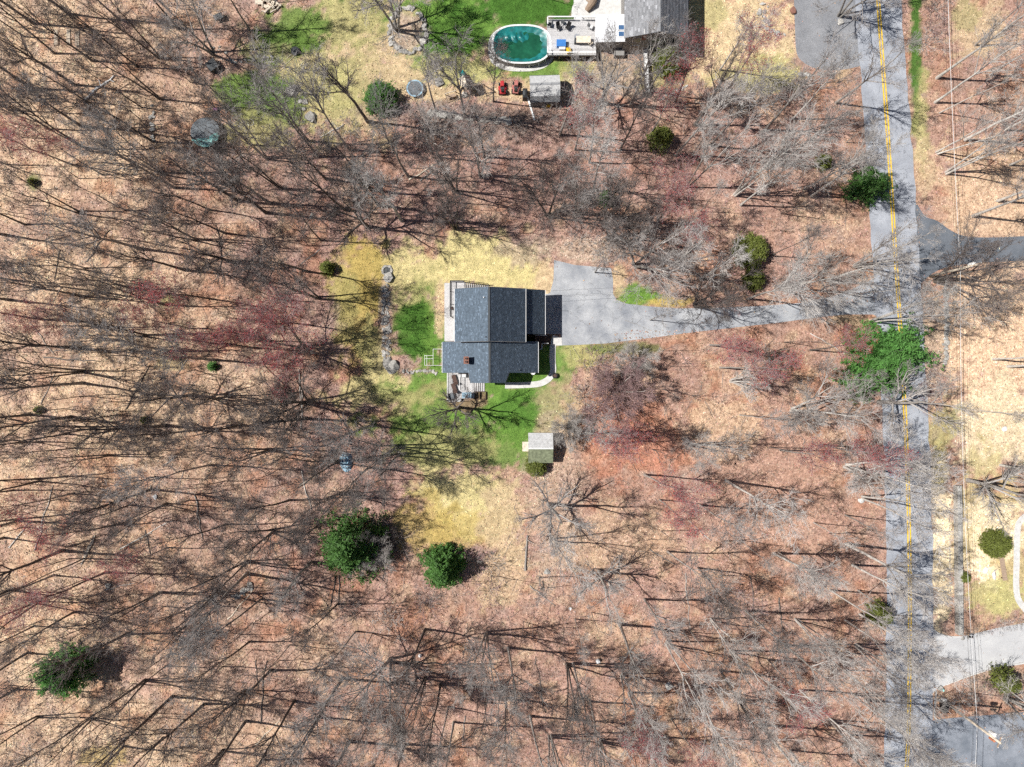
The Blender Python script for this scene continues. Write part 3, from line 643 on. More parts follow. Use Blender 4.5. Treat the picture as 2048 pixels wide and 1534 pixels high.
TREES = """67,47 47,72 321,117f 110,107 184,121 274,133 321,198f 65,176 110,198s 176,205 102,141s 284,215s 102,260 166,254 172,297 428,108b 618,283 736,244 501,290 793,59b
930,235 872,222 987,203 1201,206b 1262,211 1297,183 182,303 305,283 323,346f 348,375 145,330r 205,350r 160,426f 284,498 170,538f 47,448 8,469 391,479f 533,317f 636,313 562,377f 540,407 652,358
478,403 533,426 452,467 583,389s 742,379 734,453b 642,481 615,543 466,524b 757,410 550,502s 164,560s 196,583 170,593 274,579f 84,639 221,655r 186,653r 333,610 381,657r 65,692 170,698 336,702
293,671f 86,730s 166,743f 166,766 299,733s 387,790b 176,792s 636,596f 611,649r 611,696R 423,598r 546,682r 509,696r 546,735s 454,792f 615,804b 59,829 143,833 186,855f 137,868 78,884s
329,851 215,911f 152,896s 313,953s 78,960f 141,988r 305,978 333,1007f 229,1050r 39,1040f 8,1075 544,1063b 640,1047 492,1125f 492,1149 674,1209 437,1186f 621,1125 333,1096r 172,1115s 127,1100 211,1145r
110,1149 74,1205f 321,1186f 149,1223f 68,1252 254,1268 54,1306 74,1435f 294,1359f 333,1331s 348,1390 542,1340 490,1381f 685,1357 640,1432 710,1265s 780,1322b 491,1443 445,1502f 409,1408 445,1334s
761,1404 525,1520 497,1285 913,383f 961,353f 911,457f 817,353 803,441 897,404s 969,316 1024,381s 877,314f 1096,432b 1187,380 1179,325 1375,374f 1285,396s 1470,390pf 1314,446r 1351,493r 1253,452s
1205,431 1400,423s 1351,310 1380,315s 1468,389p 1610,377p 1481,411p 1585,238p 1672,206 1623,392p 1692,285s 1709,532C 1561,576pb 1539,512s 1400,558p 1744,642pf 1495,598 1462,762pC 1585,820pb 1380,889pf
1692,933pb 1758,804b 1627,1045ps 1693,1088p 1548,1107p 1556,1105p 1725,995pf 1592,1239pf 1719,1228p 1400,1010 1570,1291 1419,1237pf 1536,1319r 1135,1327f 1146,1325 1244,1349pf 1332,1284pf 1257,1385r
1367,1262s 1380,1262s 1342,1436r 973,1267f 1017,1297 833,1355 851,1355f 881,1368 897,1412 908,1442 975,1398s 998,1396s 1012,1395 810,1488 1108,1080f 1198,1142b 1097,1009b 1078,1153s 1336,1104
1396,1135 1150,1237s 792,893f 796,909f 745,850 760,960s 674,923f 737,935 684,987f 737,997s 612,837 604,805f 917,815B 1173,866 1205,885r 1679,31b 1874,156p 1870,205p 1879,226ps 1874,306pf 1893,346pf 1995,402p
1946,432p 1985,718p 2015,733p 1960,821ps 1870,560b 1748,931p 1420,690r 1440,735r 1300,640s 1390,610b 1270,530b 1220,480b 1330,540p 1190,545s 1440,140p 1430,210r 1350,205r 1470,230s 1530,260 1560,330
1420,290 1490,320s 1390,250 1240,300 1300,270r 1120,270 1150,300r 1120,360s 1150,430f 700,300 690,420 590,460s 600,340s 250,420s 420,420 370,540 490,560s 560,600s 260,700s 430,720 480,850 540,900f
420,930 380,1000s 450,1050 580,1000 520,1200 580,1290s 380,1150s 260,1010s 240,830s 540,820s 400,860 110,1000s 30,980 20,600 25,560 30,760s 25,880s 20,1180 30,1380 180,1440f 250,1490 330,1470s
590,1400 700,1480 760,1500s 850,1260 920,1330s 1060,1430 1100,1470f 1180,1400 1200,1480f 1290,1470 1390,1370p 1440,1340 1480,1400pf 1430,1480 1520,1450p 1600,1380p 1640,1300p 1690,1340p 1660,1440pf
1730,1400p 1580,1500p 1700,1510 1490,1220 1460,1300f 1290,1200 1240,1250 1320,1000r 1450,960p 1290,950r 1480,1080s 1660,1180p 1690,1030s 1640,890r 1560,900r 1480,830s 1620,700r 1680,760s 1240,860r 360,60 240,40
200,70s 500,60 520,130s 140,30 400,170s 460,215s 150,170 240,260 20,220 15,330s 1925,620s 1930,280p 2010,260p 1980,150p 1950,90s 2020,330p 1935,960b 2000,930p 1940,1385s 2010,1395b 1705,1130p 1712,1290pf 1708,1390p 1700,1470p 1715,1180s 1690,1240p 1655,560p 1700,590ps"""
pts = []
for tok in TREES.split():
    xy = tok.rstrip('fsbrpRCB'); fl = tok[len(xy):]; x, y = xy.split(','); pts.append((float(x), float(y), fl))
for x, y, fl in pts:
    red = 'r' in fl or 'R' in fl; paleb = 'p' in fl
    if 'C' in fl: key = ('clump', 0 if y < 700 else 1)
    elif 'b' in fl or 'B' in fl or 'R' in fl: key = ('broad', rnd.randrange(2 if red else 3))
    elif 's' in fl: key = ('slim', rnd.randrange(4))
    elif 'f' in fl: key = ('fork', rnd.randrange(4))
    elif red: key = ('forest', rnd.randrange(2))
    else: key = ('forest', rnd.randrange(7))
    sc_ = rnd.uniform(0.82, 1.1)
    if 'B' in fl: sc_ = 0.82
    if red and 'R' not in fl: sc_ *= 0.86
    if 's' in fl: sc_ *= rnd.uniform(0.6, 1.0)
    dark = not paleb and (x < 700 or rnd.random() < 0.3) and rnd.random() < 0.75  # mostly at low x: unlit sides of trunks put into bark and twig colour
    bark = 'bark_pale' if paleb else 'bark_dark' if dark else 'bark'  # pale: partly whitish species, partly sunlit sides put into the colour
    twig = 'twig_red' if red else 'twig_pale' if paleb or (not dark and x > 780 and rnd.random() < .3) else 'twig_dark' if dark else 'twig'  # paler twigs at higher x, sunlight on the branches coloured in
    nm = 'maple_tree' if red else 'bare_tree'
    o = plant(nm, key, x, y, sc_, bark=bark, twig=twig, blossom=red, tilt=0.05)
    size = {'clump': 'many-stemmed', 'broad': 'wide-crowned', 'slim': 'slender', 'fork': 'forked', 'forest': 'tall'}[key[0]]
    hue = 'red-budded' if red else 'pale-toned' if paleb else 'dark bare' if dark else 'bare grey'
    tag(o, cat="tree", group="red-budded maples in the woods" if red else "leafless trees of the woods")
    later(o, f"{size} {hue}", "maple" if red else "tree", x, y)

o = plant('twiggy_tree', ('fuzzy', 0), 1225, 785, 1.25, twig='twig_red'); tag(o, "low fuzzy tree with dense reddish-grey twigs beyond the curved front path", "tree")
o = plant('twiggy_tree', ('fuzzy', 1), 1265, 725, 0.75, twig='twig_pale'); tag(o, "smaller pale twiggy tree between the driveway and the low fuzzy tree", "tree")
o = plant('twiggy_tree', ('fuzzy', 1), 1135, 852, 0.7, twig='twig_pale'); tag(o, "pale fine-twigged tree rising behind the small grey shed roof", "tree")

o = plant('twiggy_tree', ('fuzzy', 0), 752, 1092, 0.85, twig='twig'); tag(o, "wide grey twiggy tree whose crown veils the broad shaded evergreen", "tree")
EVER = [('evergreen_tree', 'bright_pine', 168, 1325, 0.72, None, "lone bright green pine in the woods near the bottom corner"),
 ('evergreen_tree', 'roadside', 1733, 708, 1.0, None, "huge bright green evergreen leaning over the road below the driveway mouth"),
 ('evergreen_tree', 'roadside', 1722, 368, 0.52, 'needle_dark', "dark green evergreen at the road edge opposite the dark driveway"),
 ('evergreen_tree', 'broad_dark', 712, 1082, 1.12, None, "broad evergreen half veiled by grey twigs in the lower woods"),
 ('evergreen_tree', 'round_dark', 890, 1125, 1.0, None, "dark round evergreen casting a dense shadow at the yard's lower edge"),
 ('evergreen_bush', 'bush', 1494, 506, 1.1, None, "large olive green bush in the leaves above the driveway"),
 ('evergreen_bush', 'bush', 1503, 561, 0.7, None, "smaller olive green bush just above the driveway"),
 ('evergreen_bush', 'bush', 765, 205, 1.05, 'needle_dark', "dark green bush between the two trampolines"),
 ('evergreen_bush', 'small', 657, 538, 0.9, 'needle_olive', "small dark green fir beside the stone fire pit's lawn"),
 ('evergreen_bush', 'small', 428, 733, 0.6, 'needle_bright', "tiny bright green bush among the red maples' shadows"),
 ('evergreen_bush', 'small', 1318, 282, 1.4, 'needle_olive', "olive fir in the pinkish leaves below the neighbour's house"),
 ('evergreen_bush', 'small', 1643, 327, 0.9, 'needle_olive', "small olive bush in the woods near the dark roadside evergreen"),
 ('evergreen_bush', 'small', 1211, 401, 1.0, None, "small dull green fir midway between driveway and gambrel shed"),
 ('evergreen_bush', 'small', 1750, 1222, 1.4, 'needle_olive', "olive green bush at the road edge in the lower woods"),
 ('evergreen_bush', 'small', 70, 366, 0.5, 'needle_olive', "tiny bright green fir near the photo's edge in the upper woods"),
 ('evergreen_bush', 'small', 290, 840, 0.45, 'needle_olive', "little green fir in the sandy leaves of the middle woods"),
 ('evergreen_bush', 'small', 80, 820, 0.5, 'needle_olive', "little dark fir near the photo's edge in the middle woods"),
 ('evergreen_bush', 'small', 1995, 1352, 1.5, 'needle_olive', "green shrub on the kerb of the pale driveway"),
 ('evergreen_bush', 'bush', 1330, 130, 1.0, 'needle_olive', "brownish olive shrub at the corner of the neighbour's house"),
 ('evergreen_bush', 'bush', 1072, 930, 0.7, None, "leafy green shrub growing against the small grey shed"),
 ('evergreen_bush', 'small', 1921, 1152, 0.7, 'needle_olive', "yellow-green shrub hugging the long retaining wall")]
for nm, k, x, y, s_, nd, lb in EVER:
    tag(plant(nm, ('ever', k), x, y, s_, needle=nd), lb, "bush" if 'bush' in nm else "tree")
o = plant('rounded_shrub', ('ever', 'topiary'), 1981, 1084, 1.0); tag(o, "neat rounded shrub alone on the sandy lawn across the road", "bush")

BR = """385,1290,2.0d 355,1300,1.6d 410,1275,1.6d 395,1450,1.5d 370,1460,1.2 860,240,1.2 900,250,1.5 940,245,1.4 980,240,1.2 820,235,1.2 890,275,1.2d 850,270,1.3d 1030,250,1.2 1100,240,1.3 1140,250,1.2 600,270,1.3 660,280,1.4 700,265,1.2 560,285,1.1
1280,210,1.3d 1340,200,1.4 1400,190,1.5 1450,190,1.6 1500,175,1.4 1540,190,1.5d 1600,170,1.3 760,1090,1.9d 800,1080,1.7d 950,1120,1.5 985,1125,1.3 1160,480,1.4 1200,500,1.3 1240,490,1.2 1210,530,1.1 1300,570,1.2 1450,600,1.4 1350,600,1.1
1180,730,1.5 1210,740,1.6 1230,700,1.2 1170,790,1.5 1180,830,1.5 1150,870,1.2 1470,700,1.3 1540,720,1.5 1540,760,1.3 1850,760,1.2 1850,800,1.2 1860,740,1.4 1895,650,1.3 1700,760,1.3  1925,1262,0.6 1945,1262,0.5 1962,1258,0.6 1980,1255,0.5 2000,1250,0.6 2018,1246,0.5 2036,1242,0.6 1880,1248,0.6
1940,1370,1.3 1970,1360,1.3 2010,1375,1.4 2040,1365,1.3 1920,1400,1.2 1860,60,1.2 1850,90,1.2 1870,20,1.2 1440,1170,1.5 1480,1190,1.5 1600,1170,1.4 1640,1150,1.4 1430,1230,1.6 1500,1230,1.4 1380,1400,1.5 1410,1440,1.6 1300,1440,1.3
1150,1480,1.2 980,1180,1.3 700,1220,1.2 860,1210,1.3 850,1190,1.2 780,1240,1.4 820,1270,1.3 200,1230,1.4 60,1180,1.3 120,1180,1.3 300,1150,1.2 420,1200,1.3 40,1290,1.2 60,1500,1.4 420,310,1.3 460,330,1.4 480,310,1.2 330,430,1.2 380,520,1.1 100,290,1.2 300,330,1.2
1110,60,0.1"""
for tok in BR.split():
    d = tok.endswith('d'); x, y, s_ = tok.rstrip('d').split(','); x = float(x); y = float(y); s_ = float(s_)
    if s_ < 0.3: continue
    o = plant('leafless_bush', ('brush', rnd.randrange(3)), x, y, s_ * 0.8, sz=s_ * 0.6, twig='twig_dark' if d else rnd.choice(['twig', 'twig', 'twig_red', 'twig_pale']))
    tag(o, cat="bush", group="leafless brush in the undergrowth"); later(o, "dense dark leafless" if d else "low leafless twiggy", "bush", x, y)

# understorey beyond the three hundred trees: thin saplings as one mass
r = np.random.default_rng(77)
parts = []
def wood_mask(x, y):
    bad = [(620, 470, 1130, 960), (780, 930, 1030, 1080), (820, 0, 1430, 230), (1090, 500, 1370, 700), (1370, 570, 1760, 670), (1580, -50, 1880, 150), (1700, -50, 1850, 1600), (1850, 1230, 2100, 1600), (1880, 960, 2100, 1240), (1840, 390, 2100, 560), (560, 0, 820, 240), (1880, 560, 2100, 900), (1400, 0, 1600, 190)]
    return not any(a < x < c and b < y < d for a, b, c, d in bad)
sp = []
while len(sp) < 900:
    x = r.uniform(-10, 1700) if r.random() < .6 else r.uniform(-10, 680); y = r.uniform(-10, 1545)
    if wood_mask(x, y): sp.append((x, y))
for i, (x, y) in enumerate(sp):
    h = r.uniform(3, 11) if r.random() < .6 else r.uniform(2, 5); t = np.linspace(0, 1, 6); wx, wy = W(x, y); z = GZ(x, y)
    lx, ly = r.normal(0, 0.09, 2) * h
    P = np.stack([wx + lx * t ** 1.3 + np.cumsum(r.normal(0, 0.03, 6)), wy + ly * t ** 1.3 + np.cumsum(r.normal(0, 0.03, 6)), z - 0.1 + h * t], -1)[None]
    Rr_ = ((0.012 + 0.006 * h) * (1 - 0.85 * t))[None]
    b1, r1 = sprout(r, P, Rr_, 8, 0.3, 1.0, 0.4, 0.9, 0.26, 4, 0.4, 0.5, 0.55, 0.1, minl=0.5)
    b2, r2 = sprout(r, b1, r1, 5, 0.2, 1.0, 0.4, 0.9, 0.5, 2, 0.2, 0.4, 0.7, 0.1, minl=0.3)
    parts += [tubes(P, Rr_, 4), tubes(b1, np.maximum(r1, 0.007), 3), tubes(b2, np.maximum(r2, 0.006), 3)]
v, q = join_parts(parts)
tag(new_obj("undergrowth", mesh_np("undergrowth", v, q, M['twig_dark'])), "thin bare saplings filling the gaps of the woods", "undergrowth", kind="stuff")

# ------------------------------------------------------------------ the house
def shingles(planes, base, seed, tab=(0.24, 0.15), pale=0.09):
    """planes: (origin, along-eave unit vector, up-slope unit vector, up-slope length, f(t)->(u0,u1)); overlapping tabs with their own shade"""
    r = np.random.default_rng(seed); V, Q, C = [], [], []
    for O, u, v, Lv, ext in planes:
        O, u, v = Vector(O), Vector(u), Vector(v); n = u.cross(v).normalized()
        if n.z < 0: n = -n
        rows = int(Lv / tab[1])
        for i in range(rows + 1):
            s0 = i * tab[1]; s1 = min(s0 + tab[1] * 1.12, Lv)
            u0, u1 = ext(s0 / Lv); x = u0 - r.uniform(0, tab[0])
            while x < u1:
                a, b = max(x, u0), min(x + tab[0] * 0.97, u1); w = tab[0] * r.choice([0.6, 1.0, 1.0, 1.4]); x += w; b = min(a + w * 0.96, u1) if a > u0 else min(x - 0.02, u1)
                if b - a < 0.03: continue
                lift = 0.014 + r.uniform(0, 0.006)
                k = len(V)
                p = [O + u * a + v * s0 + n * lift, O + u * b + v * s0 + n * lift, O + u * b + v * s1 + n * 0.003, O + u * a + v * s1 + n * 0.003, O + u * a + v * s0 - n * 0.004, O + u * b + v * s0 - n * 0.004]
                V += [tuple(q) for q in p]
                up = (Vector(p[1]) - Vector(p[0])).cross(Vector(p[3]) - Vector(p[0])).z > 0
                Q += [(k, k + 1, k + 2, k + 3), (k + 4, k + 5, k + 1, k)] if up else [(k + 3, k + 2, k + 1, k), (k, k + 1, k + 5, k + 4)]
                g = r.choice([0.8, 0.92, 1.0, 1.06, 1.14, 1.5], p=[.2, .2, .2, .2, 0.2 - pale, pale]) * r.uniform(0.95, 1.05)
                C += [tuple(np.array(base) * g)] * 6
    return mesh_np("shingles", np.array(V), np.array(Q), M['shingle'], colors=np.array(C))

house = empty("house", (*W(985, 672), 0))
tag(house, "two-level house with dark blue-grey shingle roofs and a brick chimney", "house")
HX, HY = house.location.x, house.location.y
def hp(px, py, z): x, y = W(px, py, z); return Vector((x - HX, y - HY, z))
def part(mb, name, m, parent=house, **k): return mb.build(name, m, parent, **k)
EZ, RZ = 5.35, 7.15      # upper roof eave and ridge
# true plan positions of the upper roof edges
xl = hp(909.5, 600, EZ).x; xr = hp(1051, 600, EZ).x; xm = hp(978, 600, RZ).x
yt = hp(980, 573.5, RZ).y; yb = hp(980, 682, RZ).y
LZ, LR = 3.35, 5.25       # lower roof
lxl = hp(885, 720, LZ).x; lxr = hp(1076, 720, LZ).x; lxm = hp(979, 720, LR).x
lyb = hp(980, 745.5, LZ + 0.8).y; lye = hp(980, 766, LR - 0.4).y
gxr = hp(1090, 620, LZ).x; gyt = hp(1080, 580, LZ).y; gyb = hp(1080, 669, LZ).y
# walls
m = MB(); m.prism([(xl + .35, yb + .2), (xr - .35, yb + .2), (xr - .35, yt - .3), (xl + .35, yt - .3)], 0, EZ + 0.02)
m.add([(xl + .35, yt - .3, EZ), (xr - .35, yt - .3, EZ), (xm, yt - .3, RZ - .12)], [(0, 1, 2)]); m.add([(xl + .35, yb + .2, EZ), (xr - .35, yb + .2, EZ), (xm, yb + .2, RZ - .12)], [(2, 1, 0)])
part(m, "wall", M['siding'])
m = MB(); m.prism([(lxl + .35, lyb + .3), (lxr - .35, lyb + .3), (lxr - .35, yb + .19), (lxl + .35, yb + .19)], 0, LZ + 0.02)
bx0, bx1 = hp(941, 760, 3).x, hp(1013, 760, 3).x
m.prism([(bx0, lye + .35), (bx1, lye + .35), (bx1 + .4, lyb + .29), (bx0 - .3, lyb + .29)], 0, LZ + 0.6)
part(m, "wall", M['siding'])
m = MB(); m.prism([(xr - .34, gyb + .25), (gxr - .3, gyb + .25), (gxr - .3, gyt - .25), (xr - .34, gyt - .25)], 0, LZ + .02); part(m, "wall", M['siding'])
def gable(name, x0, xm_, x1, y0, y1, ez, rz, base, seed):
    """gable roof with ridge along y: slab pair + shingles"""
    for side, xe in ((0, x0), (1, x1)):
        m = MB(); q = [(xe, y0, ez), (xm_, y0, rz), (xm_, y1, rz), (xe, y1, ez)]
        if side == 0: q = q[::-1]
        m.slab([q[0], q[1], q[2], q[3]], 0.16); rf = part(m, "roof", M['darkgrey'])
        sl = math.hypot(xm_ - xe, rz - ez); v = ((xm_ - xe) / sl, 0, (rz - ez) / sl)
        new_obj("shingles", shingles([((xe, y0, ez), (0, 1, 0), v, sl, lambda t: (0.0, y1 - y0))], base, seed + side), rf)["kind"] = "stuff"
    m = MB(); m.bar((xm_, y0, rz + .015), (xm_, y1, rz + .015), 0.26, 0.05); part(m, "ridge_cap", M['darkgrey'])
DK = (0.105, 0.138, 0.178)
gable("upper", xl, xm, xr, yb, yt, EZ, RZ, DK, 60)
# lower roof with its projecting bay
ylo = yb - 0.02 + 0.12
for side, xe in ((0, lxl), (1, lxr)):
    top_y = yb + 0.15
    sl = math.hypot(lxm - xe, LR - LZ); v = Vector(((lxm - xe) / sl, 0, (LR - LZ) / sl))
    frac = (abs(hp(936 if side == 0 else 1019, 760, LR - 0.6).x - lxm)) / abs(lxm - xe)    # share of the slope that runs on into the bay
    tz = LZ + (1 - frac) * (LR - LZ); xb_ = xe + (lxm - xe) * (1 - frac); slant = 0.5 if side else 0.25
    t2 = 1 - frac * 0.9; xb2 = xe + (lxm - xe) * (1 - frac + slant / abs(lxm - xe)); tz2 = LZ + (xb2 - xe) / (lxm - xe) * (LR - LZ)
    q = [(xe, top_y, LZ), (lxm, top_y, LR), (lxm, lye, LR), (xb2, lye, tz2), (xb_, lyb, tz), (xe, lyb, LZ)]
    if side == 1: q = q[::-1]
    m = MB(); m.slab(q[::-1], 0.16) if side == 0 else m.slab(q[::-1], 0.16); rf = part(m, "roof", M['darkgrey'])
    ts = 1 - frac; te = (xb2 - xe) / (lxm - xe)
    def ext(t, ts=ts, te=te): 
        k = 0 if t < ts else min(1, (t - ts) / max(te - ts, 1e-3))
        return (-(top_y - (lyb + (lye - lyb) * k)), 0.0)
    new_obj("shingles", shingles([((xe, top_y, LZ), (0, 1, 0), v, sl, ext)], DK, 70 + side), rf)["kind"] = "stuff"
m = MB(); m.bar((lxm, yb - 0.1, LR + .015), (lxm, lye, LR + .015), 0.26, 0.05); part(m, "ridge_cap", M['darkgrey'])
# garage lean-to roof
m = MB(); gz0 = LZ + 1.35; x0 = xr - 0.34
q = [(x0, gyb, gz0), (gxr, gyb, LZ), (gxr, gyt, LZ), (x0, gyt, gz0)]; m.slab(q, 0.16); rf = part(m, "roof", M['darkgrey'])
sl = math.hypot(gxr - x0, gz0 - LZ)
new_obj("shingles", shingles([((gxr, gyb, LZ), (0, 1, 0), (-(gxr - x0) / sl, 0, (gz0 - LZ) / sl), sl, lambda t: (0, gyt - gyb))], DK, 80), rf)["kind"] = "stuff"
for a, bq in (((xr + .05, yb, EZ - .06), (xr + .05, yt, EZ - .06)), ((xl - .05, yb, EZ - .06), (xl - .05, yt, EZ - .06)), ((lxr + .05, lyb, LZ - .06), (lxr + .05, yb + .1, LZ - .06)), ((lxl - .05, lyb, LZ - .06), (lxl - .05, yb + .1, LZ - .06)), ((gxr + .05, gyb, LZ - .06), (gxr + .05, gyt, LZ - .06))):
    m = MB(); m.bar(a, bq, 0.06, 0.10); g = part(m, "gutter", M['white'])
    if a[0] < xm:
        for i in range(10):
            m = MB(); y = a[1] + (bq[1] - a[1]) * (i + .5) / 10; m.box((a[0] - .03, y, a[2] + .05), (.12, .05, .06)); part(m, "bracket", M['white'], g)
# rakes (edge boards on the gables, colour darkened to stand in for a shadow line)
for x0_, z0, x1_, z1, y in ((xl, EZ, xm, RZ, yb - .03), (xr, EZ, xm, RZ, yb - .03), (xl, EZ, xm, RZ, yt + .03), (xr, EZ, xm, RZ, yt + .03)):
    m = MB(); m.bar((x0_, y, z0 - .12), (x1_, y, z1 - .12), 0.03, 0.18); part(m, "rake_board", M['siding2'])
# chimney
cz = 4.2
c = hp(932.5, 720.5, cz + 1.2); 
m = MB(); m.box((c.x, c.y, cz + .45), (.55, .85, 1.7)); ch = part(m, "chimney", M['brick'])
m = MB(); m.box((c.x, c.y, cz + 1.34), (.66, .96, .09)); part(m, "cap", M['brick'], ch)
for s_ in (-.21, .21):
    m = MB(); m.lathe([(.14, 0), (.14, .22), (.11, .22), (.11, .03), (0.001, .03)], (c.x, c.y + s_, cz + 1.385), 10); part(m, "flue", M['brick'], ch)
    m = MB(); m.lathe([(.105, 0), (.105, .01), (.001, .012)], (c.x, c.y + s_, cz + 1.56), 10); part(m, "flue_opening", M['black'], ch)
for px_, py_, z_, mm in ((967.5, 595, 6.85, 'white'), (971, 674, 6.95, 'darkgrey'), (1039, 740, 4.1, 'darkgrey')):
    c = hp(px_, py_, z_); m = MB(); m.lathe([(.07, -.3), (.07, .32), (.001, .33)], c, 8); part(m, "vent_pipe", M[mm])
# windows and doors
def window(c, w, h, face):
    m = MB(); d = (.06, w + .16, h + .16) if face in 'ew' else (w + .16, .06, h + .16); m.box(c, d); f = part(m, "window", M['white'])
    m = MB(); k = .02 if face in 'en' else -.02
    m.box((c[0] + (k if face in 'ew' else 0), c[1] + (k if face in 'ns' else 0), c[2]), (.05, w, h) if face in 'ew' else (w, .05, h)); part(m, "pane", M['glass'], f)
for y in np.linspace(gyb + 1.6, gyt - 1.6, 2):
    m = MB(); m.box((gxr - .27, y, 1.1), (.08, 2.6, 2.15)); gd = part(m, "garage_door", M['white'])
    for k in range(3):
        m = MB(); m.box((gxr - .225, y, .45 + .6 * k), (.03, 2.4, .5)); part(m, "panel", M['offwhite'], gd)
for y in (yt - 1.6, yt - 3.5, yb + 1.5): window((xl + .33, y, 4.2), 1.1, 1.2, 'w')
for x in (xm - 2, xm + 2): window((x, yt - .28, 4.2), 1.1, 1.2, 'n')
for y in (lyb + 1.2, lyb + 3.2): window((lxr - .33, y, 1.7), 1.2, 1.3, 'e')
window(((bx0 + bx1) / 2, lye + .33, 1.9), 2.4, 1.5, 's')
m = MB(); c = hp(1069, 678, 0); m.box((lxr - .32, c.y, 1.55), (.08, .95, 2.05)); dr = part(m, "front_door", M['wood_dark'])
m = MB(); m.lathe([(.03, 0), (.03, .05), (.001, .06)], (lxr - .24, c.y + .35, 1.45), 8); part(m, "handle", M['metal'], dr)
# front stoop: dark boards with white rails
s0, s1 = hp(1075, 671, 0.5), hp(1097, 700, 0.5); stoop_top = 0.5
m = MB(); m.prism([(lxr - .3, s1.y + .05), (hp(1084, 0, .5).x, s1.y + .05), (hp(1084, 0, .5).x, hp(0, 688, .5).y), (s1.x, hp(0, 688, .5).y), (s1.x, s0.y), (lxr - .3, s0.y)], 0.0, stoop_top); st = part(m, "stoop", M['wood_dark'])
pl = [(lxr - .28, s1.y + .09), (hp(1084, 0, .5).x - .04, s1.y + .09), (hp(1084, 0, .5).x - .04, hp(0, 688, .5).y + .04), (s1.x - .04, hp(0, 688, .5).y + .04)]
for a, bq in zip(pl, pl[1:]):
    m = MB(); m.bar((*a, 1.4), (*bq, 1.4), .07, .06); m.bar((*a, .62), (*bq, .62), .05, .05)
    n_ = max(2, int((Vector(bq) - Vector(a)).length / .18))
    for i in range(n_ + 1): q = Vector(a).lerp(Vector(bq), i / n_); m.bar((q.x, q.y, .5), (q.x, q.y, 1.39), .035)
    part(m, "railing", M['white'], st)
m = MB(); m.bar((lxr - .28, s0.y - .05, 1.4), (s1.x - .3, s0.y - .05, 1.4), .07, .06); m.bar((s1.x - .3, s0.y - .05, .5), (s1.x - .3, s0.y - .05, 1.4), .06); m.bar((lxr - .25, s0.y - .05, .5), (lxr - .25, s0.y - .05, 1.4), .06); part(m, "railing", M['white'], st)
m = MB(); m.prism([(s1.x, hp(0, 688, .5).y), (s1.x + .32, hp(0, 688, .5).y), (s1.x + .32, s0.y), (s1.x, s0.y)], 0, .24); part(m, "step", M['wood_dark'], st)
# rear upper deck with black railing and a stair along the top wall
dz = 2.75
d0, d1 = hp(901, 563, dz), hp(929, 640, dz); ty = hp(0, 563, dz).y
m = MB(); m.prism([(d0.x, hp(0, 634, dz).y), (xl + .34, hp(0, 634, dz).y), (xl + .34, yt - .29), (hp(929, 0, dz).x, yt - .29), (hp(929, 0, dz).x, ty), (d0.x, ty)], dz - .2, dz - .04); dk = part(m, "rear_deck", M['deckgrey'])
y = hp(0, 634, dz).y
while y < ty - .02:
    xe = xl + .33 if y < yt - .31 else hp(929, 0, dz).x
    m = MB(); m.box(((d0.x + xe) / 2, y + .07, dz - .02), (xe - d0.x, .135, .04)); part(m, "deck_board", M['deckgrey'], dk); y += .145
rl = [(d0.x + .04, hp(0, 634, dz).y + .04), (d0.x + .04, ty - .04), (hp(928, 0, dz).x, ty - .04)]
for a, bq in zip(rl, rl[1:]):
    m = MB(); m.bar((*a, dz + 1.0), (*bq, dz + 1.0), .09, .06); m.bar((*a, dz + .12), (*bq, dz + .12), .05)
    L = (Vector(bq) - Vector(a)).length; n_ = int(L / .16)
    for i in range(n_ + 1): q = Vector(a).lerp(Vector(bq), i / n_); m.bar((q.x, q.y, dz), (q.x, q.y, dz + .99), .02 if i % 10 else .08)
    part(m, "railing", M['black'], dk)
for px_, py_ in ((901.7, 565), (901.7, 600), (901.7, 632), (927, 565)):
    q = hp(px_, py_, dz); m = MB(); m.bar((q.x + .05, q.y, 0), (q.x + .05, q.y, dz - .2), .14); part(m, "post", M['offwhite'], dk)
xs0 = hp(929, 0, dz).x; xs1 = hp(977, 0, 0).x; n_ = 13
for i in range(n_):
    t = (i + .5) / n_; m = MB(); m.box((xs0 + (xs1 - xs0) * t, (ty + yt - .29) / 2, dz * (1 - (i + 1) / (n_ + 1))), ((xs1 - xs0) / n_ * .78, ty - yt + .25, .05)); part(m, "stair_tread", M['deckgrey'], dk)
for y in (ty - .06, yt - .22):
    m = MB(); m.bar((xs0, y, dz - .25), (xs1, y, .02), .05, .25); part(m, "stringer", M['wood_dark'], dk)
m = MB(); m.bar((xs0, ty - .02, dz + .95), (xs1, ty - .02, .95), .07, .05)
for i in range(6): t = i / 5; m.bar((xs0 + (xs1 - xs0) * t, ty - .02, dz * (1 - t)), (xs0 + (xs1 - xs0) * t, ty - .02, dz * (1 - t) + .95), .05)
part(m, "railing", M['black'], dk)
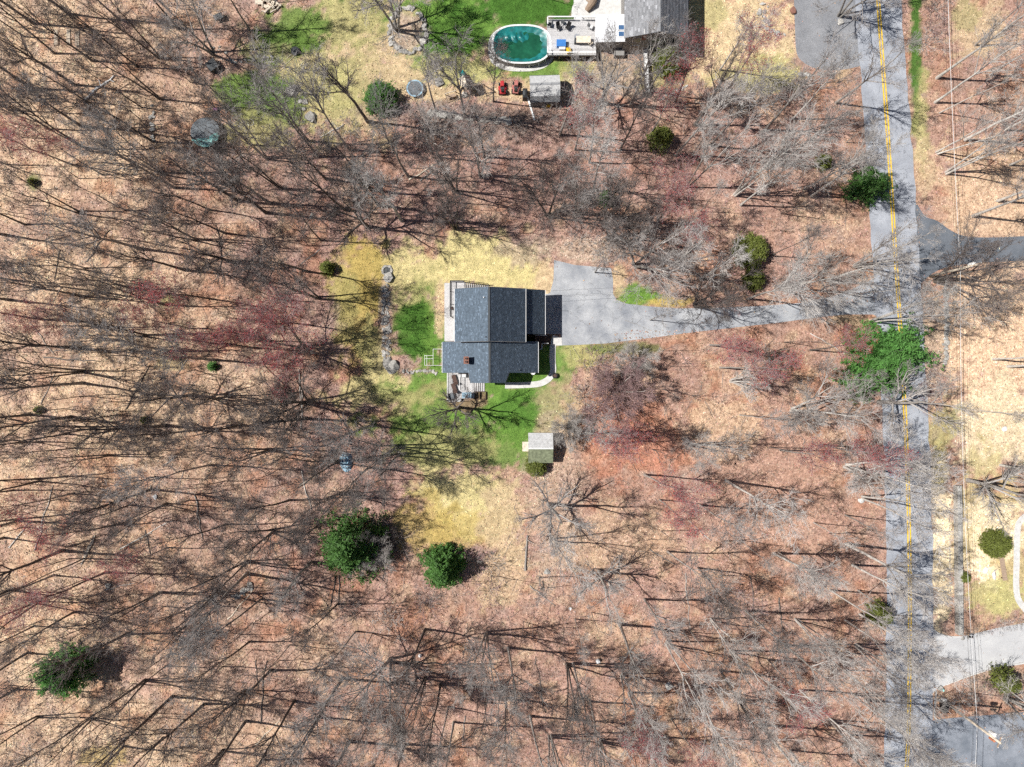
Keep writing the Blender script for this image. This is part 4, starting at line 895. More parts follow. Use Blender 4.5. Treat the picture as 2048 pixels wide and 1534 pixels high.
# side deck at the bottom of the house
sz_ = 0.55
e0 = hp(895, 748, sz_); e1 = hp(948, 803, sz_); topy = lyb + .29
m = MB(); m.prism([(e0.x, e1.y), (hp(922, 0, sz_).x, e1.y), (hp(922, 0, sz_).x, hp(0, 797, sz_).y), (e1.x, hp(0, 797, sz_).y), (e1.x, lye + .34), (bx0 - .32, lye + .36), (bx0 - .32, topy), (e0.x, topy)], 0.0, sz_ - .05); sd = part(m, "side_deck", M['deckgrey'])
x = e0.x
while x < e1.x - .02:
    lo = e1.y if x < hp(922, 0, sz_).x - .1 else hp(0, 797, sz_).y; hi = topy - .01 if x < bx0 - .5 else lye + .33
    m = MB(); m.box((x + .07, (lo + hi) / 2, sz_ - .022), (.135, hi - lo, .045)); part(m, "deck_board", M['deckgrey'], sd); x += .145
for i in range(5):
    t = (i + .5) / 5; m = MB(); m.box((e1.x + .04 + t * 1.4, hp(0, 774, .3).y, sz_ * (1 - (i + 1) / 6)), (.2, 1.2, .05)); part(m, "stair_tread", M['deckgrey'], sd)
for yy in (hp(0, 765, .3).y, hp(0, 783, .3).y):
    m = MB(); m.bar((e1.x, yy, sz_ - .12), (e1.x + 1.5, yy, .02), .05, .2); part(m, "stringer", M['wood_dark'], sd)
for a, bq in (((e0.x + .05, e1.y + .05), (e0.x + .05, topy - .1)), ((hp(920, 0, sz_).x, hp(0, 780, sz_).y), (hp(920, 0, sz_).x, topy - .1)), ((e0.x + .05, e1.y + .05), (hp(921, 0, sz_).x, e1.y + .05))):
    m = MB(); m.bar((*a, sz_ + .95), (*bq, sz_ + .95), .07, .05); m.bar((*a, sz_ + .12), (*bq, sz_ + .12), .04)
    n_ = int((Vector(bq) - Vector(a)).length / .18)
    for i in range(n_ + 1): q = Vector(a).lerp(Vector(bq), i / n_); m.bar((q.x, q.y, sz_), (q.x, q.y, sz_ + .94), .03)
    part(m, "railing", M['offwhite'], sd)
# little dish on the gable corner
c = hp(1066, 746, 3.3); m = MB(); m.lathe([(.02, 0), (.22, .05), (.30, .12), (.28, .12), (.2, .07), (.001, .04)], (c.x, c.y, c.z), 14, 1.0, .8); ds = part(m, "dish", M['white'])
m = MB(); m.bar((c.x, c.y, c.z + .02), (c.x + .25, c.y - .1, c.z + .35), .03); m.bar((c.x, c.y, c.z), (c.x - .1, c.y + .35, c.z - .3), .05); part(m, "arm", M['metal'], ds)

# ------------------------------------------------------------------ small building blocks for things
def thing(name, px, py, label, cat, rz=0.0, z=None, group=None):
    x, y = W(px, py); o = empty(name, (x, y, GZ(px, py) if z is None else z), rz); return tag(o, label, cat, group)
def pc(mb, name, m, root, **k): return mb.build(name, M[m], root, **k)

def stone_mesh(seed, flat=0.6):
    """angular rock: hull of a handful of points"""
    import bmesh
    r = random.Random(seed); bm = bmesh.new()
    for i in range(15):
        d = Vector((r.gauss(0, 1), r.gauss(0, 1), r.gauss(0, .8))).normalized(); k = r.uniform(.75, 1.1)
        bm.verts.new((d.x * k, d.y * k, d.z * k * flat))
    h = bmesh.ops.convex_hull(bm, input=bm.verts)
    bmesh.ops.delete(bm, geom=[g_ for g_ in h["geom_interior"] if isinstance(g_, bmesh.types.BMVert)], context='VERTS')
    bmesh.ops.bevel(bm, geom=list(bm.edges), offset=.05, segments=1, affect='EDGES')
    me = bpy.data.meshes.new("stone"); bm.to_mesh(me); bm.free(); me.materials.append(M['stone']); return me
STONES = [stone_mesh(400 + i, .45 + .05 * (i % 4)) for i in range(8)]
def stone(root, x, y, r_, zz=0.0, name="stone", sq=None):
    o = new_obj(name, rnd.choice(STONES), root, (x, y, zz + r_ * .25), (rnd.uniform(-.2, .2), rnd.uniform(-.2, .2), rnd.uniform(0, 6.28)))
    o.scale = (r_ * rnd.uniform(.8, 1.3), r_ * rnd.uniform(.7, 1.0), r_ * rnd.uniform(.7, 1.1)); return o
def stone_line(name, pts, label, cat, w=10, r_=(.18, .4), step=6, rows=2):
    P = curve(pts, 6); root = thing(name, *pts[0], label, cat); ox, oy, oz = root.location
    acc = 0
    for a, bq in zip(P, P[1:]):
        L = math.dist(a, bq); acc += L
        while acc > step:
            acc -= step
            for k in range(rows):
                x, y = W(bq[0] + rnd.uniform(-w / 2, w / 2), bq[1] + rnd.uniform(-3, 3)); stone(root, x - ox, y - oy, rnd.uniform(*r_), GZ(*bq) - oz)
    return root

# stone borders, walls and boulders
stone_line("stone_border", [(773, 565), (771, 600), (773, 640), (774, 690), (776, 725), (790, 738)], "long border of pale stones down the lawn beside the house", "stone border", 14, (.16, .42), 5, 3)
stone_line("stone_border", [(800, 742), (825, 744), (850, 743), (875, 745)], "short row of stones from the big flat rock to the house corner", "stone border", 8, (.15, .3), 6, 2)
stone_line("stone_wall", [(1891, 566), (1892, 610), (1892, 660), (1891, 705), (1888, 725)], "low dry stone wall along the far verge across the road", "wall", 6, (.25, .42), 4.5, 2)
stone_line("stone_wall", [(305, 205), (304, 235), (303, 262), (304, 285)], "dark tumbled stone row beside the large trampoline", "wall", 6, (.25, .42), 7, 1)
stone_line("stone_pile", [(850, 225), (900, 232), (950, 238), (1000, 240), (1030, 245)], "long heap of grey rocks below the neighbours' playground", "rock pile", 30, (.2, .6), 7, 3)
stone_line("stone_border", [(1530, 5), (1522, 30), (1540, 60), (1560, 70)], "scattered pale stones on the tan lawn near the gravelly driveway", "stone border", 16, (.18, .4), 6, 2)
stone_line("stone_border", [(1590, 145), (1615, 150), (1640, 148)], "pile of pale stones at the foot of the gravelly driveway", "stone border", 18, (.15, .35), 4, 2)
stone_line("stone_border", [(1375, 165), (1350, 182), (1330, 195)], "row of grey stones between neighbours' shrub and woods", "stone border", 12, (.2, .4), 6, 2)
stone_line("stone_pile", [(500, 1165), (490, 1180), (470, 1195)], "grey stone pile in the leaves below the broad fork", "rock pile", 22, (.2, .5), 5, 2)
stone_line("stone_border", [(430, 90), (440, 100), (450, 118), (485, 125), (540, 112)], "scatter of stones around the wide tree by the upper lawn", "stone border", 26, (.12, .32), 8, 2)
stone_line("stone_border", [(1180, 195), (1178, 215), (1176, 235)], "narrow strip of pale stones beside the white paper scrap", "stone border", 5, (.12, .25), 5, 1)
ring = [(815 + 36 * math.cos(a), 62 + 44 * math.sin(a)) for a in np.linspace(0, 2 * math.pi, 26)]
stone_line("stone_ring", ring, "oval ring of big stones round the wide tree beside the pool lawn", "stone ring", 6, (.3, .55), 7.5, 1)
def boulder(px, py, r_, label, sx=1.0, rz=0.0, m='stone'):
    x, y = W(px, py); o = new_obj("boulder", stone_mesh(int(px * 7 + py), .55), None, (x, y, GZ(px, py) + r_ * .3), (0, 0, rz)); o.scale = (r_ * sx, r_, r_ * .8)
    o.material_slots[0].link = 'OBJECT'; o.material_slots[0].material = M[m]; tag(o, label, "boulder", "boulders"); return o
boulder(587, 186, .95, "flat pale boulder, upper one of the big pair below the lawn", 1.1)
boulder(622, 240, 1.05, "big angular pale boulder at the end of the rock line, near the brush", 0.75)
boulder(603, 205, .42, "small boulder in the rock line just under the flat boulder"); boulder(609, 220, .36, "smallest pale rock in the middle of the rock line")
boulder(612, 207, .45, "dark-sided rock beside the smallest pale rock")
boulder(790, 737, 1.15, "big flat rock at the corner of the long stone border", 1.3, .3)
boulder(776, 726, .8, "pale upright rock joining border and big flat rock")
boulder(776, 556, .85, "round pale slab just below the stone fire pit")
boulder(622, 432, .5, "grey rock alone in the leaves right of the dark forks".replace("right of", "beside"))
boulder(566, 657, .5, "pale rock among the red maple twigs")
boulder(1093, 1143, .5, "pale rock below the old stump by the yard's bare strip"); boulder(313, 993, .42, "white rock in the sandy leaves of the lower woods", m='white')
boulder(930, 60 + 130, .55, "pale mound rock beside the play slide"); boulder(878, 165, .75, "sandy boulder between small trampoline and slide")
boulder(1338, 1371, .6, "pale rock under the pale trees of the lower woods"); boulder(218, 1172, .5, "grey rock by the crossed logs' lower end")
boulder(1970, 1140, .5, "white rock on the pale sand near the rounded shrub", m='white'); boulder(1986, 1150, .7, "long pale rock lying beside the plank bench", .5, m='concrete')
# fire pit
t = thing("fire_pit", 774, 541, "round stone fire pit at the top of the long stone border", "fire pit")
for i in range(14): a = i * 2 * math.pi / 14; stone(t, .62 * math.cos(a), .62 * math.sin(a), .24, .05)
m = MB(); m.lathe([(.5, .0), (.5, .03), (.001, .04)], (0, 0, .02), 14); pc(m, "ash_bed", 'darkgrey', t)

# fallen logs
def log(x0, y0, x1, y1, rad, m, label, stubs=3, z=0.0):
    ax, ay = W(x0, y0); bx_, by_ = W(x1, y1); cx, cy = (ax + bx_) / 2, (ay + by_) / 2
    root = empty("fallen_log", (cx, cy, GZ((x0 + x1) / 2, (y0 + y1) / 2) + z)); n_ = 8; pts = []
    L = math.hypot(bx_ - ax, by_ - ay)
    for i in range(n_):
        t = i / (n_ - 1); gx, gy = x0 + (x1 - x0) * t, y0 + (y1 - y0) * t
        pts.append((ax + (bx_ - ax) * t - cx + rnd.uniform(-.02, .02) * L, ay + (by_ - ay) * t - cy + rnd.uniform(-.02, .02) * L, GZ(gx, gy) - root.location.z + z + rad * .9))
    mb = MB(); mb.tube(pts, [rad * (1 - .5 * i / (n_ - 1)) * rnd.uniform(.92, 1.08) for i in range(n_)], 8); pc(mb, "trunk", m, root, smooth=True)
    for k in range(stubs):
        i = rnd.randrange(2, n_ - 1); p = Vector(pts[i]); d = Vector((rnd.uniform(-1, 1), rnd.uniform(-1, 1), rnd.uniform(0, .5))).normalized() * rnd.uniform(.4, 1.3)
        mb = MB(); mb.tube([p, p + d * .5 + Vector((0, 0, .04)), p + d], [rad * .4, rad * .3, rad * .12], 5); pc(mb, "branch", m, root)
    tag(root, label, "log", "fallen logs and poles") if label else None
    if not label: tag(root, None, "log", "fallen logs and poles"); later(root, {'wood_pale': 'pale barkless', 'bark': 'grey', 'bark_dark': 'dark', 'white': 'white', 'bark_pale': 'pale'}[m] + " fallen", "log", (x0 + x1) / 2, (y0 + y1) / 2)
    return root
log(170, 200, 230, 152, .16, 'white', "white fallen birch with broken limbs in the upper woods", 8)
log(599, 740, 602, 815, .10, 'bark', "long straight grey log lying up and down by the lawn edge")
log(172, 1118, 192, 1070, .14, 'wood_pale', "pale one of the crossed fallen logs", 2); log(166, 1128, 187, 1072, .10, 'bark', "grey one of the crossed fallen logs, half under the pale one", 2)
log(86, 716, 200, 724, .11, 'bark_dark', "short mossy log lying across the sandy leaves")
log(1557, 1195, 1565, 1262, .10, 'bark_dark', "dark fallen pole in the woods below the pale twin-trunked tree")
log(780, 1322, 905, 1330, .13, 'bark_dark', "dark fallen log lying under the small white sack")
log(1420, 555, 1448, 545, .12, 'bark_pale', "pale snapped log by the red-budded trees above the driveway", 0)
for a in ((818, 360, 872, 328, .11, 'wood_pale'), (840, 362, 868, 340, .1, 'bark'), (275, 345, 270, 330, .08, 'wood_pale'), (230, 340, 272, 330, .07, 'bark_pale'), (173, 525, 220, 460, .09, 'bark_dark'), (62, 645, 112, 712, .07, 'bark'), (250, 820, 300, 730, .08, 'bark_dark'), (80, 810, 112, 745, .07, 'bark'),
          (75, 1100, 105, 970, .09, 'bark_pale'), (240, 1100, 345, 1040, .08, 'bark_pale'), (392, 990, 404, 1080, .10, 'bark'), (670, 1155, 660, 1215, .09, 'bark_dark'), (678, 1152, 676, 1210, .09, 'bark_dark'), (520, 1445, 532, 1320, .09, 'bark_dark'), (511, 1320, 516, 1380, .07, 'bark_dark'),
          (510, 1490, 560, 1440, .09, 'wood_pale'), (603, 940, 622, 1020, .09, 'bark_pale'), (600, 970, 640, 948, .08, 'wood_pale'), (603, 860, 604, 780, .08, 'bark_pale'), (1050, 1140, 1054, 1070, .16, 'bark'), (1370, 1145, 1380, 1262, .07, 'bark'), (1085, 1160, 1088, 1180, .09, 'bark_dark'),
          (1620, 665, 1700, 712, .06, 'bark_pale'), (290, 1060, 300, 1110, .07, 'bark_dark'), (20, 1095, 60, 1045, .1, 'bark_pale'), (210, 1180, 270, 1165, .08, 'bark'), (640, 500, 600, 530, .07, 'bark'), (120, 500, 110, 560, .07, 'bark_dark'), (1060, 700 + 470, 1110, 1210, .08, 'bark'), (1500, 1150, 1510, 1250, .07, 'bark_dark'),
          (1090, 1425, 1070, 1310, .07, 'bark_dark'), (930, 1430, 925, 1490, .07, 'bark'), (690, 250, 640, 275, .08, 'bark_pale'), (560, 145, 590, 112, .05, 'wood_pale'), (1420, 1080, 1375, 1040, .07, 'bark_pale'), (1250, 640, 1300, 660, .03, 'bark'), (330, 930, 370, 900, .07, 'bark'), (455, 1240, 505, 1180, .08, 'wood_pale'), (1300, 1100, 1350, 1130, .07, 'bark'), (160, 600, 120, 620, .06, 'bark_dark')):
    log(*a, None)
# twigs and sticks lying about, too many to count
r = np.random.default_rng(91); parts = []
for i in range(5200):
    x, y = r.uniform(-20, 1720), r.uniform(-20, 1550)
    if not wood_mask(x, y) : continue
    wx, wy = W(x, y); z = GZ(x, y); a = r.uniform(0, 6.28); L = r.uniform(.5, 2.6); t = np.linspace(-.5, .5, 3)
    P = np.stack([wx + np.cos(a) * L * t + r.normal(0, .06, 3), wy + np.sin(a) * L * t + r.normal(0, .06, 3), z + .03 + r.uniform(0, .12, 3)], -1)[None]
    parts.append(tubes(P, np.array([[.018, .014, .007]]) * r.uniform(.7, 1.6), 3))
v, q = join_parts(parts); tag(new_obj("fallen_twigs", mesh_np("fallen_twigs", v, q, M['twig'])), "loose sticks and twigs strewn over the forest floor", "twigs", kind="stuff")

# leaves on the forest floor and blades of grass: real geometry, one mass each
r = np.random.default_rng(92)
N = 150000; x = r.uniform(-30, 2080, N); y = r.uniform(-30, 1565, N)
g = sample_grid(grassy, x, y); roadx = np.interp(y, [p[1] for p in CL], [p[0] for p in CL])
keep = (r.random(N) > g * .93) & (np.abs(x - roadx) > 48)
for pol in ((880, 545, 1130, 800), (1086, 520, 1230, 692), (1230, 605, 1760, 660), (1590, -40, 1730, 135), (1840, 420, 2100, 550), (1850, 1250, 2100, 1370), (1850, 1430, 2100, 1600), (980, 0, 1400, 115)):
    keep &= ~((x > pol[0]) & (x < pol[2]) & (y > pol[1]) & (y < pol[3]) & (r.random(N) > .02))
x, y = x[keep], y[keep]; tl = sample_grid(tint, x, y)
C = np.stack([(x - 1024) * S, (767 - y) * S, gz_np(x, y) + .035 + r.uniform(0, .03, len(x))], -1)
v, q = scatter_quads(r, C, .10, flat=.72, aspect=.75)
shade = r.choice([.45, .7, .95, 1.15, 1.4, 1.7], len(x), p=[.14, .2, .22, .2, .16, .08])[:, None] * (1 + r.normal(0, .06, (len(x), 3)))
tag(new_obj("fallen_leaves", mesh_np("fallen_leaves", v, q, M['leaf'], colors=np.repeat(np.clip(tl * shade, .02, .85), 4, axis=0))), "brown and tan leaf litter covering the forest floor", "leaves", kind="stuff")
N = 260000; x = r.uniform(450, 2060, N); y = r.uniform(-10, 1240, N); g = sample_grid(grassy, x, y)
roadx = np.interp(y, [p[1] for p in CL], [p[0] for p in CL])
keep = (r.random(N) < g ** 1.5) & (np.abs(x - roadx) > 47)
for pol in ((889, 562, 1092, 800), (1086, 520, 1226, 690), (1226, 612, 1400, 680), (1590, -40, 1730, 135), (980, 55, 1100, 132), (1095, 35, 1380, 115), (1100, 672, 1124, 760), (2025, 1040, 2044, 1215)):
    keep &= ~((x > pol[0]) & (x < pol[2]) & (y > pol[1]) & (y < pol[3]))
x, y = x[keep], y[keep]; tl = sample_grid(tint, x, y); n_ = len(x)
B0 = np.stack([(x - 1024) * S, (767 - y) * S, gz_np(x, y)], -1); a = r.uniform(0, 6.28, n_); hgt = r.uniform(.05, .15, n_); wd = r.uniform(.02, .045, n_)
du = np.stack([np.cos(a), np.sin(a), 0 * a], -1) * wd[:, None]; tip = np.stack([r.normal(0, .07, n_), r.normal(0, .07, n_), hgt], -1)
v = np.stack([B0 - du, B0 + du, B0 + tip], 1).reshape(-1, 3); q = np.arange(3 * n_).reshape(n_, 3)
shade = r.choice([.6, .85, 1.0, 1.25, 1.6], n_, p=[.2, .22, .25, .2, .13])[:, None]
tag(new_obj("grass", mesh_np("grass", v, q, M['leaf'], colors=np.repeat(np.clip(tl * shade * np.array([1.0, 1.06, .9]), .02, .8), 3, axis=0))), "short spring grass of the lawns and verges", "grass", kind="stuff")

# ------------------------------------------------------------------ small grey shed in the yard
t = thing("garden_shed", 1080, 893, "small garden shed with pale grey roof and pinkish door ramp", "shed")
sw, sd_ = 3.3, 4.0; ez, rz_ = 2.0, 2.75
m = MB(); m.prism([(-sw / 2 + .1, -sd_ / 2 + .1), (sw / 2 - .1, -sd_ / 2 + .1), (sw / 2 - .1, sd_ / 2 - .1), (-sw / 2 + .1, sd_ / 2 - .1)], 0, ez)
for sx in (-1, 1): m.add([(sx * (sw / 2 - .1), -sd_ / 2 + .1, ez), (sx * (sw / 2 - .1), sd_ / 2 - .1, ez), (sx * (sw / 2 - .1), 0, rz_ - .08)], [(0, 1, 2)] if sx > 0 else [(2, 1, 0)])
pc(m, "wall", 'wood', t)
for sy in (-1, 1):
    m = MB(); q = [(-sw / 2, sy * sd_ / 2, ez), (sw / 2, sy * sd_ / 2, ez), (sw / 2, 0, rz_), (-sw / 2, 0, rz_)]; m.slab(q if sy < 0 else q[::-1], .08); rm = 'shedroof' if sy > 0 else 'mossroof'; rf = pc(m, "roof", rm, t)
    for i in range(9):
        k = (i + .5) / 9; y0 = sy * sd_ / 2 * (1 - k); z0 = ez + (rz_ - ez) * k
        mm_ = MB(); mm_.box((0, y0, z0 + .006), (sw - .02, .19, .016)); o = pc(mm_, "shingle_course", rm, rf)
m = MB(); m.bar((-sw / 2, 0, rz_ + .01), (sw / 2, 0, rz_ + .01), .2, .04); pc(m, "ridge_cap", 'offwhite', t)
m = MB(); m.box((-sw / 2 + .07, 0, .95), (.05, 1.2, 1.8)); dr = pc(m, "door", 'offwhite', t)
m = MB(); m.box((-sw / 2 + .03, .4, 1.0), (.04, .05, .16)); pc(m, "handle", 'black', dr)
m = MB(); m.add([(-sw / 2 - .75, -.65, .03), (-sw / 2 + .1, -.65, .22), (-sw / 2 + .1, .65, .22), (-sw / 2 - .75, .65, .03)], [(0, 1, 2, 3)]); o = pc(m, "ramp", 'wood_pale', t)
o.modifiers.new("thickness", 'SOLIDIFY').thickness = .06

# ------------------------------------------------------------------ neighbour's house with white annex
nh = empty("neighbour_house", (*W(1320, 40), 0)); tag(nh, "neighbour's grey shingled house with a white flat annex and skylights", "house")
NX, NY = nh.location.x, nh.location.y
def npt(px, py, z): x, y = W(px, py, z); return Vector((x - NX, y - NY, z))
ne, nr = 4.7, 6.3
a0 = npt(1249, 76, ne); a1 = npt(1377, 68, ne); am = npt(1319, 66, nr); top = npt(0, -70, ne).y
m = MB(); m.prism([(a0.x + .3, a0.y + .35), (a1.x - .3, a0.y + .35), (a1.x - .3, top), (a0.x + .3, top)], 0, ne); m.add([(a0.x + .3, a0.y + .35, ne), (a1.x - .3, a0.y + .35, ne), (am.x, a0.y + .35, nr - .1)], [(0, 1, 2)]); pc(m, "wall", 'siding2', nh)
for side, xe in ((0, a0.x), (1, a1.x)):
    q = [(xe, a0.y, ne), (am.x, a0.y, nr), (am.x, top, nr), (xe, top, ne)]
    m = MB(); m.slab(q if side else q[::-1], .15); m.f = m.f; rf = pc(m, "roof", 'neighbour_roof', nh)
    sl = math.hypot(am.x - xe, nr - ne); v = ((am.x - xe) / sl, 0, (nr - ne) / sl)
    new_obj("shingles", shingles([((xe, a0.y, ne), (0, 1, 0), v, sl, lambda tt: (0.0, top - a0.y))], (.235, .24, .255), 90 + side, (.5, .22), .05), rf)["kind"] = "stuff"
m = MB(); m.bar((am.x, a0.y, nr + .015), (am.x, top, nr + .015), .25, .05); pc(m, "ridge_cap", 'neighbour_roof', nh)
for x in (a0.x + 1.8, am.x, a1.x - 1.8):
    for z in (1.5, 3.5):
        m = MB(); m.box((x, a0.y + .34, z), (1.1, .06, 1.2)); w_ = pc(m, "window", 'white', nh)
        m = MB(); m.box((x, a0.y + .31, z), (.95, .05, 1.05)); pc(m, "pane", 'glass', w_)
c = npt(1291, 66, ne + .5); m = MB(); m.box((c.x, c.y, ne), (.5, .5, 1.7)); ch = pc(m, "chimney", 'brick', nh)
m = MB(); m.box((c.x, c.y, ne + .9), (.6, .6, .08)); pc(m, "cap", 'concrete', ch)
b0 = npt(1191, 84, 3.0); b1 = npt(1254, 29, 3.0)
m = MB(); m.prism([(b0.x + .2, b0.y + .2), (a0.x + .29, b0.y + .2), (a0.x + .29, b1.y - .1), (b0.x + .2, b1.y - .1)], 0, 2.85); an = pc(m, "annex", 'siding2', nh)
m = MB(); m.slab([(b0.x, b0.y, 2.95), (b1.x, b0.y, 3.12), (b1.x, b1.y, 3.12), (b0.x, b1.y, 2.95)], .12); pc(m, "roof", 'annex', an)
for i in range(1, 5):
    x = b0.x + (b1.x - b0.x) * i / 5; m = MB(); m.box((x, (b0.y + b1.y) / 2, 2.95 + .17 * i / 5 + .012), (.05, b1.y - b0.y - .05, .03)); pc(m, "roof_seam", 'offwhite', an)
for py_ in (55, 68):
    q = npt(1242.5, py_, 3.2); m = MB(); m.box((q.x, q.y, 3.16), (.85, .75, .14)); sk = pc(m, "skylight", 'white', an)
    m = MB(); m.box((q.x, q.y, 3.235), (.7, .6, .03)); pc(m, "pane", 'skylight', sk)
m = MB(); q = npt(1230, 95, 1); m.box((q.x + .6, b0.y - .3, .45), (1.3, .9, .9)); pc(m, "entrance_steps", 'siding2', nh)

# pool deck
pd = thing("pool_deck", 1143, 76, "pale grey timber pool deck with white railings beside the oval pool", "deck"); pz = 1.25
PXo, PYo = pd.location.x, pd.location.y
def pp(px, py, z): x, y = W(px, py, z); return Vector((x - PXo, y - PYo, z))
q0 = pp(1094, 112, pz); q1 = pp(1192, 40, pz)
m = MB(); m.prism([(q0.x, q0.y), (q1.x, q0.y), (q1.x, q1.y), (q0.x, q1.y)], pz - .2, pz - .045); pc(m, "frame", 'wood_dark', pd)
y = q0.y
while y < q1.y - .02:
    m = MB(); m.box(((q0.x + q1.x) / 2, y + .07, pz - .022), (q1.x - q0.x, .135, .045)); pc(m, "deck_board", 'deckgrey', pd); y += .145
for a, bq in (((q0.x, q0.y + .05), (q1.x - .1, q0.y + .05)), ((q0.x, q1.y - .05), (pp(1150, 0, pz).x, q1.y - .05)), ((pp(1163, 0, pz).x, q1.y - .05), (q1.x, q1.y - .05)), ((q0.x + .05, q1.y - .05), (q0.x + .05, q1.y - 1.0)), ((q0.x + .05, q0.y + .1), (q0.x + .05, q0.y + .8))):
    m = MB(); m.bar((*a, pz + .95), (*bq, pz + .95), .14, .06); m.bar((*a, pz + .1), (*bq, pz + .1), .06); n_ = max(2, int((Vector(bq) - Vector(a)).length / .2))
    for i in range(n_ + 1): q = Vector(a).lerp(Vector(bq), i / n_); m.bar((q.x, q.y, pz), (q.x, q.y, pz + .94), .04)
    pc(m, "railing", 'white', pd)
for x in np.linspace(q0.x + .15, q1.x - .2, 5):
    for y in (q0.y + .15, q1.y - .15): m = MB(); m.bar((x, y, 0), (x, y, pz - .2), .12); pc(m, "post", 'wood', pd)
q = pp(1157, 31, 1); 
for i in range(4): m = MB(); m.box((q.x, q1.y + .2 + .28 * i, pz - .2 - .28 * i), (1.1, .26, .06)); pc(m, "stair_tread", 'offwhite', pd)
# pool
pool = thing("swimming_pool", 1043, 97, "oval above-ground pool with a sagging teal winter cover and green water", "pool")
def oval(rx, ry, n=40, p=2.6):
    return [(rx * math.copysign(abs(math.cos(a)) ** (2 / p), math.cos(a)), ry * math.copysign(abs(math.sin(a)) ** (2 / p), math.sin(a))) for a in (2 * math.pi * i / n for i in range(n))]
def ringmesh(o1, o2, z0, z1):
    m = MB(); n = len(o1); vs = [(*p, z0) for p in o1] + [(*p, z1) for p in o1] + [(*p, z1) for p in o2] + [(*p, z0) for p in o2]; f = []
    for i in range(n):
        j = (i + 1) % n
        for k in range(4): k2 = (k + 1) % 4; f.append((k * n + i, k * n + j, k2 * n + j, k2 * n + i))
    m.add(vs, f); return m
prx, pry = 3.9, 2.55
pc(ringmesh(oval(prx + .65, pry + .6), oval(prx - .05, pry - .05), -.02, .05), "gravel_ring", 'concrete', pool)
pc(ringmesh(oval(prx, pry), oval(prx - .05, pry - .05), 0, 1.2), "wall", 'siding2', pool)
pc(ringmesh(oval(prx + .1, pry + .1), oval(prx - .12, pry - .12), 1.18, 1.26), "rim", 'white', pool)
for i in range(18):
    a = 2 * math.pi * i / 18; p = oval(prx + .04, pry + .04, 18)[i]; m = MB(); m.bar((*p, 0), (*p, 1.17), .1); pc(m, "upright", 'white', pool)
gw = mat("green pool water", (0.012, 0.085, 0.045), 0.15, 0.6, 0.6, 0.05, spec=0.5); M['poolwater'] = gw
m = MB(); m.add([(*p, .93) for p in oval(prx - .06, pry - .06)], [tuple(range(40))]); pc(m, "water", 'poolwater', pool)
# cover: a sheet pinned to the rim that sags into the water and bunches on one side
nr_, na = 14, 64; cv, cq = [], []
rc = np.random.default_rng(3)
M['cover'] = mat("teal pool cover", (0.012, 0.15, 0.145), 0.35, 0.6, 1.4, 0.35, spec=0.5)
for i in range(nr_ + 1):
    rr = 1 - i / nr_ * .95
    for j in range(na):
        a = 2 * math.pi * j / na; p = oval((prx - .02) * rr, (pry - .02) * rr, na)[j]
        sag = 1.27 - .47 * min(1, (1 - rr) * 2.4) ** .8
        hump = .42 * math.exp(-((p[0] + 1.0) / 1.9) ** 2 - ((p[1] - 1.0) / .55) ** 2) * (1 + .35 * math.sin(p[0] * 7 + p[1] * 2))
        fold = .05 * math.sin(p[0] * 5.5 - p[1] * 2.2 + 1.5 * math.sin(p[1] * 2)) + .03 * math.sin(p[1] * 9 + p[0] * 3)
        cv.append((p[0], p[1], sag + (hump + fold * (1 - .6 * rr)) * min(1, (1 - rr) * 8)))
for i in range(nr_):
    for j in range(na): k = (j + 1) % na; cq.append((i * na + j, i * na + k, (i + 1) * na + k, (i + 1) * na + j))
m = MB(); m.add(cv, cq); m.f.append(tuple(nr_ * na + j for j in range(na))); pc(m, "cover", 'cover', pool, smooth=True)
m = MB()
for s_ in (-.22, .22): m.bar((s_, 0, 0), (s_, .5, 1.3), .06)
for i in range(5): m.box((0, .1 * i + .05, .26 * i + .1), (.5, .14, .04))
lad = thing("pool_ladder", 984, 126, "white step ladder against the pool's outer curve", "ladder", rz=-.8); pc(m, "frame", 'white', lad)

def chair(px, py, rz, z, label, m_='black', group="chairs on the pool deck"):
    x, y = W(px, py, z); t = tag(empty("patio_chair", (x, y, z), rz), label, "chair", group)
    m = MB(); m.box((0, 0, .42), (.52, .5, .05)); pc(m, "seat", m_, t)
    m = MB(); m.add([(-.26, .25, .42), (.26, .25, .42), (.26, .5, 1.0), (-.26, .5, 1.0), (-.26, .29, .40), (.26, .29, .40), (.26, .54, .98), (-.26, .54, .98)], [(0, 1, 2, 3), (7, 6, 5, 4), (0, 3, 7, 4), (1, 5, 6, 2), (3, 2, 6, 7), (0, 4, 5, 1)]); pc(m, "backrest", m_, t)
    for sx in (-.25, .25):
        for sy in (-.22, .22): m = MB(); m.bar((sx, sy, 0), (sx, sy, .42), .035); pc(m, "leg", m_, t)
        m = MB(); m.bar((sx * 1.1, -.22, .62), (sx * 1.1, .32, .64), .05, .03); m.bar((sx * 1.1, -.22, .42), (sx * 1.1, -.22, .62), .035); pc(m, "armrest", m_, t)
    return t
chair(1117, 58, .35, pz, "black slatted deck chair, the one closer to the pool"); chair(1135, 58, -.5, pz, "black slatted deck chair, the one turned towards the annex")
chair(1181, 57, 1.2, pz, "white garden chair by the annex roof edge", 'offwhite'); chair(1180, 88, 2.2, pz, "cream garden chair at the deck's lower corner", 'wood_pale')
chair(1100, 52, 1.4, pz, "dark folding chair in the corner nearest to the pool rim".replace("nearest to", "against"), 'darkgrey')
